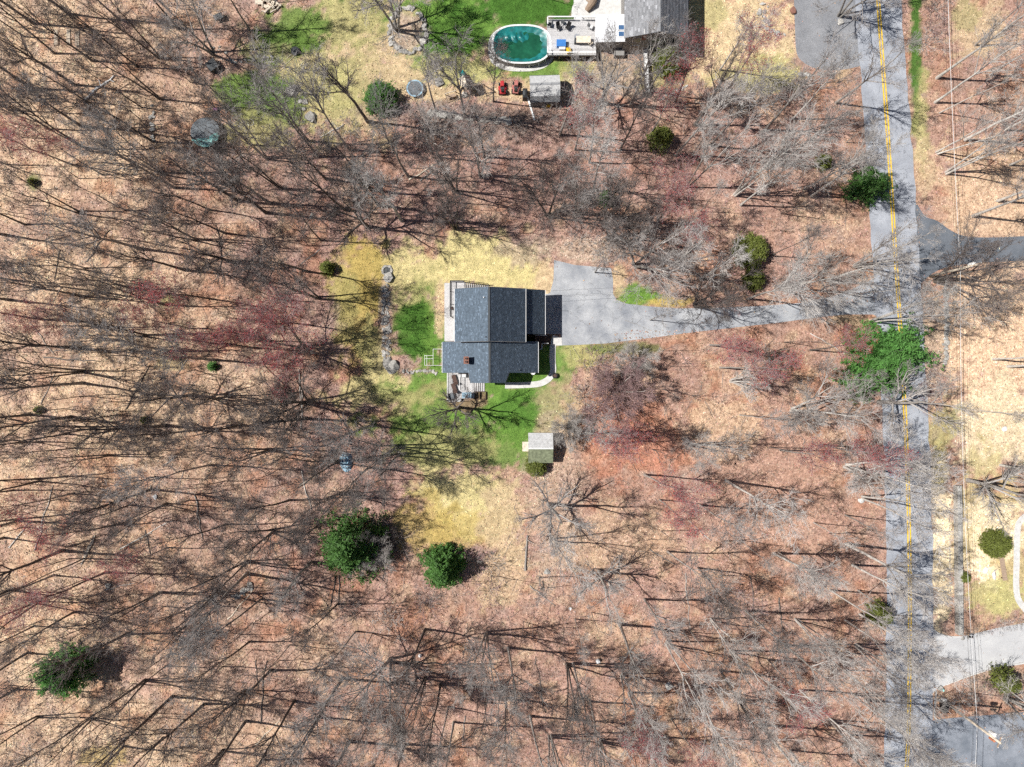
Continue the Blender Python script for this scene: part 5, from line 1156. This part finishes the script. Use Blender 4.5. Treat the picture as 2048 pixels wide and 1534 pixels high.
def table(px, py, z, w, d, h, m_, label, rz=0.0, rnd_=False, group=None):
    x, y = W(px, py, z); t = tag(empty("patio_table", (x, y, z), rz), label, "table", group); m = MB()
    if rnd_: m.lathe([(w / 2, h - .04), (w / 2, h), (.001, h + .001)], (0, 0, 0), 16)
    else: m.box((0, 0, h - .025), (w, d, .05))
    pc(m, "table_top", m_, t)
    for sx in (-1, 1):
        for sy in (-1, 1): m = MB(); m.bar((sx * w * .36, sy * d * .36, 0), (sx * w * .36, sy * d * .36, h - .05), .05); pc(m, "leg", 'darkgrey', t)
    return t
table(1125, 47, pz, .5, .5, .45, 'darkgrey', "tiny dark side table between the two black deck chairs", 0, True)
table(1166, 84, pz, 1.9, .9, .72, 'wood_pale', "cream garden table near the annex roof")
table(1153, 78, pz, .8, .8, .6, 'metal', "small round glass table in mid deck", 0, True)
def crate(name, px, py, z, d, m_, label, cat, rz=0.0, lid=None):
    x, y = W(px, py, z); t = tag(empty(name, (x, y, z), rz), label, cat)
    m = MB(); m.box((0, 0, d[2] / 2), d, 0, .97); pc(m, "body", m_, t, bevel=.02)
    m = MB(); m.box((0, 0, d[2] + .03), (d[0] * 1.03, d[1] * 1.03, .06)); pc(m, "lid", lid or m_, t, bevel=.01); return t
crate("storage_box", 1122, 90, pz, (1.2, .9, .55), 'blue', "bright blue storage box on the pool deck", "box")
crate("cooler", 1124, 98, pz, (.8, .5, .42), 'white', "white cooler in front of the blue storage box", "cooler")
crate("toy_box", 1137, 103, pz, (.55, .7, .4), 'yellow', "yellow toy box at the deck's lower railing", "box", .3)
crate("storage_box", 1152, 85, pz, (.5, .6, .6), 'darkgrey', "dark grey bin between round and cream tables", "box")
t = thing("driftwood_planter", 1186, 10, "rough brown root ornament in the neighbour's courtyard", "planter"); m = MB(); m.tube([(-.9, -.9, .2), (-.2, -.1, .7), (.3, .8, .5), (.5, 1.3, .3)], [.35, .5, .35, .12], 9); pc(m, "root", 'wood', t); m = MB(); m.tube([(-.2, -.1, .6), (-1.0, .4, .5)], [.25, .06], 7); pc(m, "limb", 'wood', t)
m = MB(); m.prism([(-4.4, 1.5), (2.6, 1.5), (2.6, -3.1), (-4.4, -3.1)], .0, .05); c_ = W(1190, 12); tag(m.build("courtyard", M['concrete'], None, loc=(c_[0] + 1.5, c_[1] + 1.2, 0)), kind="structure")

# white screen strip and white plank
def bar_thing(name, x0, y0, x1, y1, w, h, m_, label, cat, z=0.0):
    ax, ay = W(x0, y0); bx_, by_ = W(x1, y1); t = tag(empty(name, ((ax + bx_) / 2, (ay + by_) / 2, z), math.atan2(by_ - ay, bx_ - ax)), label, cat); L = math.hypot(bx_ - ax, by_ - ay)
    return t, L
t, L = bar_thing("garden_wall", 1286, 84, 1293, 190, .5, 1.1, 'white', "white topped garden wall running down from the neighbour's house", "wall")
m = MB(); m.box((0, 0, .5), (L, .3, 1.0)); pc(m, "panel", 'siding2', t); m = MB(); m.box((0, 0, 1.03), (L + .1, .5, .06)); pc(m, "coping", 'white', t)
t, L = bar_thing("white_plank", 1054, 192, 1069, 241, .2, .1, 'white', "long white plank propped beside the gambrel shed", "plank")
m = MB(); m.box((0, 0, .1), (L, .22, .05)); pc(m, "board", 'white', t)
for s_ in (-.4, .4): m = MB(); m.box((L * s_, 0, .04), (.1, .3, .08)); pc(m, "bearer", 'wood', t)

# gambrel shed
t = thing("gambrel_shed", 1088, 188, "grey gambrel-roofed garden shed beside the two red mowers", "shed", .03); w_, d_ = 4.0, 3.6
prof = [(-d_ / 2, 1.7), (-d_ / 2 + .45, 2.55), (0, 3.05), (d_ / 2 - .45, 2.55), (d_ / 2, 1.7)]
m = MB(); m.prism([(-w_ / 2 + .1, -d_ / 2 + .1), (w_ / 2 - .1, -d_ / 2 + .1), (w_ / 2 - .1, d_ / 2 - .1), (-w_ / 2 + .1, d_ / 2 - .1)], 0, 1.72)
for sx in (-1, 1):
    vs = [(sx * (w_ / 2 - .1), y * .97, z - .04) for y, z in prof]; m.add(vs, [(0, 1, 2, 3, 4) if sx > 0 else (4, 3, 2, 1, 0)])
pc(m, "wall", 'siding2', t)
for (y0, z0), (y1, z1) in zip(prof, prof[1:]):
    q = [(-w_ / 2, y0, z0), (w_ / 2, y0, z0), (w_ / 2, y1, z1), (-w_ / 2, y1, z1)]; m = MB(); m.slab(q, .06); pc(m, "roof", 'shedroof' if abs(y0 + y1) < d_ * .8 else 'neighbour_roof', t)
m = MB(); m.bar((-w_ / 2, .06, 3.07), (w_ / 2, .06, 3.07), .28, .03); pc(m, "ridge_cap", 'neighbour_roof', t)
m = MB(); m.box((.2, d_ / 2 - .06, .9), (1.3, .06, 1.7)); dr = pc(m, "door", 'white', t); m = MB(); m.box((.6, d_ / 2 - .01, .95), (.05, .05, .15)); pc(m, "handle", 'black', dr)
m = MB(); m.box((.2, d_ / 2 + .35, .08), (1.4, .7, .12)); pc(m, "ramp", 'offwhite', t)
crate("storage_bin", 1097, 210, 0, (.75, .7, .55), 'yellow', "bright yellow bin below the gambrel shed", "bin")
for i, (x, y, rr, mm, lb) in enumerate(((1075, 209, .3, 'darkgrey', "dark barrel under the gambrel shed's eave, beside the white plank"), (1083, 208, .28, 'black', "black barrel under the gambrel shed's eave, middle one"), (1090, 211, .25, 'metal', "grey metal can next to the yellow bin"))):
    t = thing("barrel", x, y, lb, "barrel"); m = MB(); m.lathe([(rr * .9, 0), (rr, .1), (rr, .7), (rr * .9, .78), (rr * .8, .78), (.001, .74)], (0, 0, 0), 14); pc(m, "body", mm, t); m = MB(); m.lathe([(rr * 1.03, 0), (rr * 1.03, .05), (rr * .9, .05), (.001, .06)], (0, 0, .37), 14); pc(m, "hoop", 'darkgrey', t)
t = thing("covered_grill", 1050, 192, "black covered grill against the gambrel shed's end wall", "grill"); m = MB(); m.box((0, 0, .5), (.7, 1.5, 1.0), 0, .85); pc(m, "cover", 'black', t, bevel=.06); m = MB(); m.box((-.1, 0, 1.05), (.45, .9, .2), 0, .7); pc(m, "lid", 'darkgrey', t, bevel=.05)

# ride-on mowers
def mower(px, py, rz, m_, label):
    t = thing("ride_on_mower", px, py, label, "mower", rz, group="ride-on mowers by the gambrel shed")
    m = MB(); m.box((0, .5, .62), (.55, .8, .42), 0, .86); pc(m, "bonnet", m_, t, bevel=.05)
    m = MB(); m.box((0, -.1, .36), (.6, 1.5, .12)); pc(m, "chassis", 'darkgrey', t)
    m = MB(); m.box((0, -.5, .55), (.85, .7, .26), 0, .9); pc(m, "fender", m_, t, bevel=.05)
    m = MB(); m.box((0, -.45, .76), (.42, .42, .1)); m.box((0, -.68, .95), (.42, .08, .36)); pc(m, "seat", 'rubber', t, bevel=.03)
    m = MB(); m.box((0, -.02, .22), (1.15, .85, .16), 0, .9); pc(m, "mower_deck", m_, t, bevel=.03)
    for sx in (-1, 1):
        for y, r_, w2 in ((.7, .2, .16), (-.5, .29, .24)):
            m = MB(); k = 14; vs = []
            for xx in (-w2 / 2, w2 / 2):
                for i in range(k): a = 2 * math.pi * i / k; vs.append((sx * (.42 + (0 if y > 0 else .03)) + xx, y + r_ * math.cos(a), r_ + r_ * math.sin(a)))
            m.add(vs, [(i, (i + 1) % k, k + (i + 1) % k, k + i) for i in range(k)] + [tuple(range(k)), tuple(range(2 * k - 1, k - 1, -1))]); wh = pc(m, "wheel", 'rubber', t)
            m = MB(); m.box((sx * (.42 + (0 if y > 0 else .03)) + sx * w2 / 2, y, r_), (.03, r_ * .9, r_ * .9)); pc(m, "rim", 'offwhite', wh)
    m = MB(); m.bar((0, .05, .75), (0, -.12, 1.02), .05); pc(m, "steering_column", 'black', t)
    m = MB(); k = 14; m.tube([(.17 * math.cos(a), -.13 + .17 * math.sin(a), 1.03 + .03 * math.sin(a)) for a in np.linspace(0, 6.28, 15)], [.018] * 15, 5); pc(m, "steering_wheel", 'black', t)
mower(1005, 179, .05, 'red', "red ride-on mower, the one farther from the gambrel shed".replace("farther", "further away")); mower(1032, 178, -.08, 'red_faded', "faded red ride-on mower parked close to the gambrel shed")

# trampolines
def trampoline(px, py, R_, label, pad, zt, poles=0, tarp=False):
    t = thing("trampoline", px, py, label, "trampoline")
    m = MB(); m.lathe([(R_ * .84, zt), (R_ * .84, zt + .015), (.001, zt + .02)], (0, 0, 0), 32); pc(m, "mat", 'mesh_mat', t)
    o1 = oval(R_, R_, 36, 2); o2 = oval(R_ * .83, R_ * .83, 36, 2); pc(ringmesh(o1, o2, zt - .01, zt + .04), "pad", pad, t)
    for i in range(6):
        a = i * math.pi / 3 + .3; m = MB(); m.bar((R_ * .95 * math.cos(a), R_ * .95 * math.sin(a), 0), (R_ * .95 * math.cos(a), R_ * .95 * math.sin(a), zt), .05); pc(m, "leg", 'metal', t)
    for i in range(poles):
        a = i * 2 * math.pi / poles + .3; m = MB(); m.tube([(R_ * math.cos(a), R_ * math.sin(a), zt), (R_ * 1.03 * math.cos(a), R_ * 1.03 * math.sin(a), zt + 1.6)], [.022, .022], 6); pc(m, "pole", 'metal', t)
    if tarp:
        m = MB(); n = 14; vs = []
        for i in range(n):
            a = math.radians(195 + 150 * i / (n - 1)); e = (R_ * 1.0 * math.cos(a), R_ * 1.0 * math.sin(a)); u = i / (n - 1)
            c = (-R_ * .86 + R_ * 1.75 * u, -R_ * .62 + R_ * .55 * u + .12 * math.sin(9 * u)); 
            for k in range(5): s_ = k / 4; vs.append((c[0] + (e[0] - c[0]) * s_, c[1] + (e[1] - c[1]) * s_, zt + .10 + .06 * math.sin(7 * u + 4 * s_) * (1 - s_) - .0 * s_))
        m.add(vs, [(i * 5 + k, i * 5 + k + 1, (i + 1) * 5 + k + 1, (i + 1) * 5 + k) for i in range(n - 1) for k in range(4)]); o = pc(m, "tarp", 'teal_pale', t, smooth=True); o.modifiers.new("thickness", 'SOLIDIFY').thickness = .02
    return t
trampoline(417, 270, 2.0, "large round trampoline with a pale teal tarp over part of its mat", 'mesh_mat', .9, 6, True)
trampoline(831, 180, 1.15, "small round trampoline with a blue padded rim", 'tarp', .55)
# play slide with tower
t = thing("play_set", 934, 178, "wooden play tower with a teal slide and dark shade", "play set", .35)
m = MB(); m.box((0, 0, 1.2), (1.2, 1.3, .08)); pc(m, "platform", 'wood', t)
for sx in (-.55, .55):
    for sy in (-.6, .6): m = MB(); m.bar((sx, sy, 0), (sx, sy, 2.3), .1); pc(m, "post", 'wood', t)
for sx in (-1, 1):
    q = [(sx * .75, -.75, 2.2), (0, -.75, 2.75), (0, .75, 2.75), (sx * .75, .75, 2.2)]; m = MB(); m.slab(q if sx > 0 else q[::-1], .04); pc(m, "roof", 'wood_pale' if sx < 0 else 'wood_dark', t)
m = MB(); n = 8; vs = []
for i in range(n):
    s_ = i / (n - 1); y = .65 + 1.9 * s_; z = 1.25 * (1 - s_) ** 1.2 + .12
    vs += [(-.3, y, z + .16), (-.25, y, z), (.25, y, z), (.3, y, z + .16)]
m.add(vs, [(i * 4 + k, i * 4 + k + 1, (i + 1) * 4 + k + 1, (i + 1) * 4 + k) for i in range(n - 1) for k in range(3)]); o = pc(m, "slide", 'teal', t); o.modifiers.new("thickness", 'SOLIDIFY').thickness = .03
m = MB(); m.bar((.5, -.7, 2.2), (2.1, -1.1, 2.2), .12); m.bar((2.1, -1.1, 2.2), (2.5, -.5, 0), .09); m.bar((2.1, -1.1, 2.2), (2.2, -1.8, 0), .09); pc(m, "swing_frame", 'wood', t)
t = thing("swing_bench", 903, 195, "weathered A-shaped bench frame next to the play tower", "swing frame", .3)
for sx in (-.7, .7): m = MB(); m.bar((sx, -.6, 0), (sx, 0, 1.7), .08); m.bar((sx, .6, 0), (sx, 0, 1.7), .08); pc(m, "leg", 'wood_pale', t)
m = MB(); m.bar((-.8, 0, 1.7), (.8, 0, 1.7), .09); pc(m, "beam", 'wood_pale', t); m = MB(); m.box((0, 0, .5), (1.2, .45, .05)); pc(m, "seat", 'wood', t)
# loose yard things
t = thing("garden_stool", 973, 105, "small brown stool beside the pool ladder", "stool"); m = MB(); m.lathe([(.25, .42), (.27, .46), (.001, .48)], (0, 0, 0), 12); pc(m, "seat", 'wood_dark', t)
for i in range(3): a = i * 2.1; m = MB(); m.bar((.2 * math.cos(a), .2 * math.sin(a), 0), (.12 * math.cos(a), .12 * math.sin(a), .43), .05); pc(m, "leg", 'wood_dark', t)
t = thing("plant_hoop", 502, 246, "thin white hoop on the grass beside the large trampoline", "hoop"); m = MB(); m.tube([(.42 * math.cos(a), .42 * math.sin(a), .05) for a in np.linspace(0, 6.28, 25)], [.025] * 25, 5); pc(m, "ring", 'white', t)
t = thing("plastic_toy", 434, 221, "small pink plastic toy car by the large trampoline", "toy"); m = MB(); m.box((0, 0, .3), (.7, .4, .3), 0, .8); pc(m, "body", 'purple', t, bevel=.06)
for sx in (-.22, .22):
    for sy in (-.2, .2): m = MB(); m.lathe([(.12, 0), (.12, .08), (.001, .09)], (sx, sy, .1), 10); pc(m, "wheel", 'rubber', t)
t = thing("fallen_umbrella", 592, 104, "closed dark umbrella with a pale pole lying on the lawn", "umbrella", .55); m = MB(); m.lathe([(.05, 0), (.55, .15), (.6, .3), (.3, .5), (.04, .6)], (0, 0, .0), 10); pc(m, "canopy", 'darkgrey', t); m = MB(); m.tube([(-.3, 0, .2), (-2.0, -.3, .05)], [.035, .03], 6); pc(m, "pole", 'wood_pale', t)
t = thing("wheelbarrow", 440, 38, "dark tipped wheelbarrow in the upper woods' leaves", "wheelbarrow", .4); m = MB(); m.box((0, 0, .5), (.9, .65, .3), 0, 1.25); pc(m, "tray", 'darkgrey', t); m = MB(); m.bar((-.9, -.25, .55), (.6, -.2, .3), .05); m.bar((-.9, .25, .55), (.6, .2, .3), .05); pc(m, "handle", 'wood', t); m = MB(); m.lathe([(.2, 0), (.2, .08), (.001, .08)], (.65, 0, .15), 12); pc(m, "wheel", 'rubber', t)
crate("compost_bin", 429, 135, GZ(429, 135), (1.3, 1.3, .8), 'darkgrey', "dark square compost bin beside the wide tree's shadow", "bin", .6)
# firewood at the top edge
t = thing("firewood_stack", 536, 8, "heap of split logs with a pale board at the photo's top edge", "wood pile")
m = MB(); m.box((-1.2, .5, .35), (1.0, 1.3, .06)); pc(m, "board", 'wood_pale', t)
lm = MB(); lm.tube([(-.45, 0, 0), (0, .02, .01), (.45, 0, 0)], [.11, .12, .1], 7); lme = lm.mesh("log", M['wood_pale'])
for i in range(34): o = new_obj("log", lme, t, (rnd.uniform(-.7, 1.6), rnd.uniform(-1.1, 1.0), .12 + rnd.uniform(0, .45)), (rnd.uniform(-.2, .2), rnd.uniform(-.3, .3), rnd.uniform(0, 3.14)))
t = thing("lumber_stack", 113, 78, "three bundles of pale thin boards leaning in the upper woods", "lumber")
for k, (dx, dy) in enumerate(((0, 0), (1.7, .1), (2.9, -.2))):
    m = MB()
    for i in range(3): m.box((dx + .17 * i, dy, .25), (.09, 2.0, .05))
    pc(m, "board_bundle", 'wood_pale', t)
# tarp heap
t = thing("tarp_heap", 692, 923, "blue and white tarp draped over a heap in the middle woods", "tarp", .1); m = MB(); n, k = 11, 18; vs = []
rr_ = random.Random(4)
for i in range(n):
    for j in range(k):
        a = 2 * math.pi * j / k; s_ = 1 - i / n; vs.append((.85 * s_ ** .6 * math.cos(a) * (1 + .12 * math.sin(5 * a + i)), 1.4 * s_ ** .6 * math.sin(a) * (1 + .12 * math.sin(3 * a + i)), .95 * (1 - s_ ** 1.6) + rr_.uniform(-.05, .05) + .08 * math.sin(4 * a + 2 * i)))
m.add(vs, [(i * k + j, i * k + (j + 1) % k, (i + 1) * k + (j + 1) % k, (i + 1) * k + j) for i in range(n - 1) for j in range(k)] + [tuple((n - 1) * k + j for j in range(k))]); tc = pc(m, "cover", 'tarp', t, smooth=False)
for y in (-.55, .25, .8): m = MB(); m.tube([(-.85, y, .12), (-.4, y, .72), (.1, y + .05, .98), (.5, y, .68), (.9, y, .12)], [.03] * 5, 5); pc(m, "rope", 'white', t)
# buckets, sacks, scraps
t = thing("bucket", 1195, 1320, "white square bucket standing in the leaves of the lower woods", "bucket", .4); m = MB(); m.box((0, 0, .22), (.42, .42, .44), 0, 1.1); pc(m, "body", 'white', t, bevel=.03); m = MB(); m.box((0, 0, .46), (.5, .5, .04)); pc(m, "lid", 'offwhite', t)
t = thing("sack", 840, 1312, "small white sack on the dark fallen log", "sack"); m = MB(); m.lathe([(.18, 0), (.26, .1), (.22, .28), (.08, .38), (.12, .44), (.001, .45)], (0, 0, .05), 10); pc(m, "bag", 'white', t, smooth=True); m = MB(); m.lathe([(.1, 0), (.1, .03), (.001, .03)], (0, 0, .42), 8); pc(m, "tie", 'darkgrey', t)
t = thing("paper_scrap", 1163, 236, "white crumpled sheet on the bare ground below the gambrel shed", "sheet", .3); m = MB(); m.add([(-.5, -.5, .03), (.4, -.6, .08), (.55, .1, .04), (.1, .3, .15), (.3, .7, .05), (-.4, .5, .08)], [(0, 1, 2, 3), (0, 3, 4, 5)]); o = pc(m, "sheet", 'white', t); o.modifiers.new("thickness", 'SOLIDIFY').thickness = .02
t = thing("paper_scrap", 1140, 1216, "tiny white scrap in the leaves above the white bucket", "sheet", .9); m = MB(); m.add([(-.2, -.2, .03), (.2, -.15, .1), (.15, .2, .05), (-.15, .2, .1)], [(0, 1, 2, 3)]); o = pc(m, "sheet", 'white', t); o.modifiers.new("thickness", 'SOLIDIFY').thickness = .02

# white pipe frame beside the house
t = thing("pipe_frame", 868, 715, "thin white pipe frame standing on the lawn against the house corner", "frame"); m = MB()
for (ax, ay), (bx_, by_) in (((0, 1.1), (1.15, 1.1)), ((0, 1.1), (0, -1.1)), ((-1.15, .22), (0, .22)), ((-1.15, -.2), (0, -.2)), ((-1.15, .3), (-1.15, -1.1)), ((-1.15, -1.1), (1.15, -1.1)), ((-.85, .22), (-.85, -1.1))):
    m = MB(); m.tube([(ax, ay, 1.0), (bx_, by_, 1.0)], [.028, .028], 6); pc(m, "rail", 'white', t)
for ax, ay in ((0, 1.1), (1.15, 1.1), (-1.15, .26), (-1.15, -1.1), (1.15, -1.1), (0, -1.1)): m = MB(); m.tube([(ax, ay, 0), (ax, ay, 1.0)], [.028, .028], 6); pc(m, "post", 'white', t)
# planter / lamp at the bend of the path, deck furniture
t = thing("round_planter", 1109.5, 751.5, "black round planter at the bend of the curved front path", "planter"); m = MB(); m.lathe([(.22, 0), (.34, .1), (.38, .5), (.34, .52), (.3, .44), (.001, .42)], (0, 0, 0.0), 16); pc(m, "pot", 'black', t); m = MB(); m.lathe([(.3, 0), (.001, .02)], (0, 0, .43), 16); pc(m, "soil", 'wood_dark', t)
def hd(px, py): x, y = W(px, py, sz_); return (x, y, sz_)
t = tag(empty("patio_table", hd(934, 790), .05), "glass-topped table on the side deck under the tree", "table"); m = MB(); m.box((0, 0, .7), (1.25, .75, .04)); pc(m, "table_top", 'tarp', t); 
for sx in (-.5, .5):
    for sy in (-.3, .3): m = MB(); m.bar((sx, sy, 0), (sx, sy, .68), .05); pc(m, "leg", 'darkgrey', t)
t = tag(empty("lounge_chair", hd(903, 793), .2), "grey covered lounge seat in the side deck's outer corner", "seat"); m = MB(); m.box((0, 0, .3), (.85, .9, .5), 0, .9); pc(m, "cushion", 'mesh_mat', t, bevel=.08); m = MB(); m.box((-.35, 0, .65), (.15, .9, .5)); pc(m, "backrest", 'mesh_mat', t, bevel=.05)
for px_, py_, lb in ((909, 757, "dark brown lounger on the side deck, closer to the house wall"), (908, 774, "dark brown lounger in the middle of the side deck")):
    t = tag(empty("deck_lounger", hd(px_, py_), 1.9), lb, "lounger"); m = MB(); m.box((0, 0, .3), (1.0, .55, .08)); pc(m, "seat", 'wood_dark', t); m = MB(); m.add([(-.5, -.27, .3), (-.5, .27, .3), (-.85, .27, .8), (-.85, -.27, .8)], [(0, 1, 2, 3)]); o = pc(m, "backrest", 'wood_dark', t); o.modifiers.new("thickness", 'SOLIDIFY').thickness = .06
    for sx in (-.4, .4):
        for sy in (-.2, .2): m = MB(); m.bar((sx, sy, 0), (sx, sy, .28), .05); pc(m, "leg", 'wood_dark', t)
t = tag(empty("storage_box", hd(927, 751), 0), "pale box against the house wall on the side deck", "box"); m = MB(); m.box((0, 0, .3), (.7, .5, .6)); pc(m, "body", 'tarp', t); m = MB(); m.box((0, 0, .62), (.74, .54, .05)); pc(m, "lid", 'offwhite', t)
t = thing("planting_frame", 960, 791, "low dark wooden planting frame at the foot of the side deck steps", "planter")
for a, bq in (((-.8, -.5), (.8, -.5)), ((.8, -.5), (.8, .5)), ((.8, .5), (-.8, .5)), ((-.8, .5), (-.8, -.5)), ((0, -.5), (0, .5))): m = MB(); m.bar((*a, .15), (*bq, .15), .08, .28); pc(m, "board", 'wood_dark', t)
t = tag(empty("deck_planter", (*W(905, 617, dz), dz), 0), "black pot plant stand on the rear upper deck", "planter"); m = MB(); m.lathe([(.18, 0), (.24, .3), (.2, .3), (.001, .26)], (0, 0, 0), 12); pc(m, "pot", 'black', t); m = MB(); m.lathe([(.18, 0), (.001, .1)], (0, 0, .27), 9); pc(m, "soil", 'wood_dark', t)

# ------------------------------------------------------------------ roadside: retaining wall, poles, wires, bins
t, L = bar_thing("retaining_wall", 1911, 970, 1914, 1266, .8, .9, 'concrete', "long grey retaining wall between verge and sandy lawn", "wall")
r_ = random.Random(9); x = -L / 2
while x < L / 2 - .1:
    w2 = min(r_.uniform(.5, .9), L / 2 - x); 
    for k, yy in enumerate((0,)):
        m = MB(); m.box((x + w2 / 2, yy, .45 + .02 * k), (w2 - .012, .62, .9 + r_.uniform(-.02, .02))); o = pc(m, "stone_block", 'stone', t)
    x += w2
t, L = bar_thing("verge_edging", 1898, 1010, 1901, 1225, .2, .2, 'stone', "thin line of stones edging the pale verge beside the retaining wall", "edging")
x = -L / 2
while x < L / 2: stone(t, x, 0, rnd.uniform(.1, .18)); x += rnd.uniform(.25, .5)
t, L = bar_thing("plank_bench", 1997, 1106, 2006, 1159, .6, .45, 'wood', "long brown plank bench under the rounded lawn shrub", "bench")
m = MB(); m.box((0, 0, .43), (L, .62, .07)); pc(m, "seat", 'wood', t)
for s_ in (-.42, .42): m = MB(); m.box((L * s_, 0, .2), (.12, .5, .4)); pc(m, "leg", 'wood_dark', t)

def pole(px, py, h, label, rz, lamp=False):
    t = thing("utility_pole", px, py, label, "utility pole", rz, 0.0)
    m = MB(); m.tube([(0, 0, -.1), (0.02, 0, h * .5), (0, 0, h)], [.19, .165, .13], 10); pc(m, "mast", 'wood_pale', t, smooth=True)
    m = MB(); m.lathe([(.25, 0), (.27, .05), (.27, .85), (.2, .93), (.001, .95)], (.42, .1, h - 1.9), 14); tr = pc(m, "transformer", 'white', t, smooth=False)
    m = MB(); m.bar((.1, .03, h - 1.3), (.35, .08, h - 1.3), .06); m.lathe([(.04, 0), (.06, .1), (.03, .22), (.001, .23)], (.42, .1, h - .96), 8); pc(m, "bracket", 'metal', tr)
    m = MB(); m.bar((-.7, 0, h - .25), (.7, 0, h - .25), .1, .12); ca = pc(m, "crossarm", 'wood', t)
    for x in (-.6, .6): m = MB(); m.lathe([(.03, 0), (.06, .08), (.03, .16), (.001, .17)], (x, 0, h - .19), 8); pc(m, "insulator", 'white', ca)
    m = MB(); m.bar((0, 0, 6.0), (.55, .3, 6.3), .05); pc(m, "cable_arm", 'metal', t)
    return t
P1 = (1860, 553); P2 = (1892, 1406)
pole(*P1, 9.4, "utility pole with white transformer where the dark driveway meets the road", .4)
t = pole(*P2, 10.4, "utility pole leaning over the lot beside the bins, with white transformer", 1.2)
m = MB(); m.lathe([(.1, 0), (.16, .1), (.16, .9), (.1, 1.0), (.001, 1.01)], (-.32, -.2, 8.3), 10); pc(m, "cable_box", 'orange', t)
def wire(name, A, B_, sag, rad, m_, label, ext=0.0):
    A = Vector(A); B_ = Vector(B_); pts = []
    for i in range(25):
        t = i / 24; p = A.lerp(B_, t); p.z -= sag * 4 * t * (1 - t); pts.append(p)
    x, y = A.x, A.y; o0 = empty(name, (A.x, A.y, 0)); m = MB(); m.tube([p - Vector((x, y, 0)) for p in pts], [rad] * 25, 5); pc(m, "cable", m_, o0); tag(o0, label, "cable", "overhead cables along the road"); return o0
def V3(px, py, z): x, y = W(px, py); return Vector((x, y, z))
p1 = V3(*P1, 0); p2 = V3(*P2, 0); up_ = V3(1828, -330, 0); dn = V3(1880, 2150, 0)
for k, (dx, z, rad, mm, lb) in enumerate(((.45, 5.6, .028, 'offwhite', "thick pale"), (.2, 5.2, .014, 'black', "thin lower black"), (.8, 6.3, .012, 'black', "thin outer black"))):
    o_ = Vector((dx, 0, z))
    wire("overhead_cable", up_ + o_, p1 + o_, .5, rad, mm, f"{lb} overhead cable along the road above the dark driveway".replace("above", "up to"))
    wire("overhead_cable", p1 + o_, p2 + o_, .9, rad, mm, f"{lb} overhead cable between the two roadside poles")
    wire("overhead_cable", p2 + o_, dn + o_, .6, rad, mm, f"{lb} overhead cable from the pole beside the bins out over the lot")
hw = Vector((gxr + HX, W(0, 588)[1], 3.9))
wire("service_cable", p1 + Vector((0, 0, 7.0)), Vector((gxr + HX - .2, W(0, 600)[1], 3.6)), 1.4, .013, 'black', "thin black service cable crossing the driveway to the house, lower strand")
wire("service_cable", p1 + Vector((0, 0, 7.6)), Vector((gxr + HX - .2, W(0, 590)[1], 4.0)), 1.3, .011, 'black', "thin black service cable crossing the driveway to the house, upper strand")
def wheelie(px, py, label, m_='black', rz=0.0):
    t = thing("wheeled_bin", px, py, label, "bin", rz, 0.0, "bins at the lot entrance"); m = MB(); m.box((0, 0, .5), (.58, .62, .9), 0, 1.12); pc(m, "body", m_, t, bevel=.03)
    m = MB(); m.box((0, 0, .99), (.7, .74, .07), 0, .9); pc(m, "lid", m_, t, bevel=.02); m = MB(); m.bar((-.25, .4, .93), (.25, .4, .93), .04); pc(m, "handle", m_, t)
    for sx in (-.27, .27): m = MB(); m.lathe([(.11, 0), (.11, .06), (.001, .06)], (sx, .33, .02), 10); pc(m, "wheel", 'rubber', t)
wheelie(1883, 1404, "black wheeled bin beside the pole, upper of the two"); wheelie(1883, 1414, "black wheeled bin beside the pole, lower of the two")
crate("newspaper_box", 1885, 1397, 0, (.45, .35, .5), 'white', "small white box behind the black bins", "box")
crate("parcel_box", 1889, 1408, 0, (.3, .3, .35), 'white', "small white box wedged between bins and pole", "box")
t = thing("boulder_shrub", 1880, 1376, "dark rock with a pale teal plaque at the driveway corner", "rock"); o = new_obj("rock", stone_mesh(77, .5), t, (0, 0, .2)); o.scale = (.55, .45, .5); m = MB(); m.box((.15, -.1, .52), (.2, .28, .03), .3); pc(m, "plaque", 'teal_pale', t)
t = thing("mailbox", 1930, 1267, "dark mailbox on a post at the retaining wall's end", "mailbox"); m = MB(); m.bar((0, 0, 0), (0, 0, 1.1), .1); pc(m, "post", 'wood', t); m = MB(); m.box((0, 0, 1.22), (.5, .24, .24)); bx_ = pc(m, "box", 'black', t, bevel=.05); m = MB(); m.box((.2, -.14, 1.3), (.05, .02, .14)); pc(m, "flag", 'red', bx_)
for i, (x, y, s_) in enumerate(((1925, 1276, .22), (1936, 1274, .18))): boulder(x, y, s_ * 1.4, ("dark" if i else "pale") + " little stone at the retaining wall's end, by the pale driveway")
boulder(1680, 45, .5, "pale stone at the foot of the wide tree by the road"); boulder(1586, 22, .6, "rust brown mound stone at the gravelly driveway's edge", 1.0, 0, 'brick')
boulder(1721, 1000, .5, "white stone in the leaves at the road edge", m='concrete'); boulder(2008, 858, .45, "pale stone on the raked sandy lawn across the road", m='offwhite')

settle_labels()
print("objects", len(bpy.data.objects), "tris", sum(len(p.data.polygons) * 2 for p in bpy.data.objects if p.type == 'MESH'), "unique", sum(len(m_.polygons) for m_ in bpy.data.meshes) * 2)
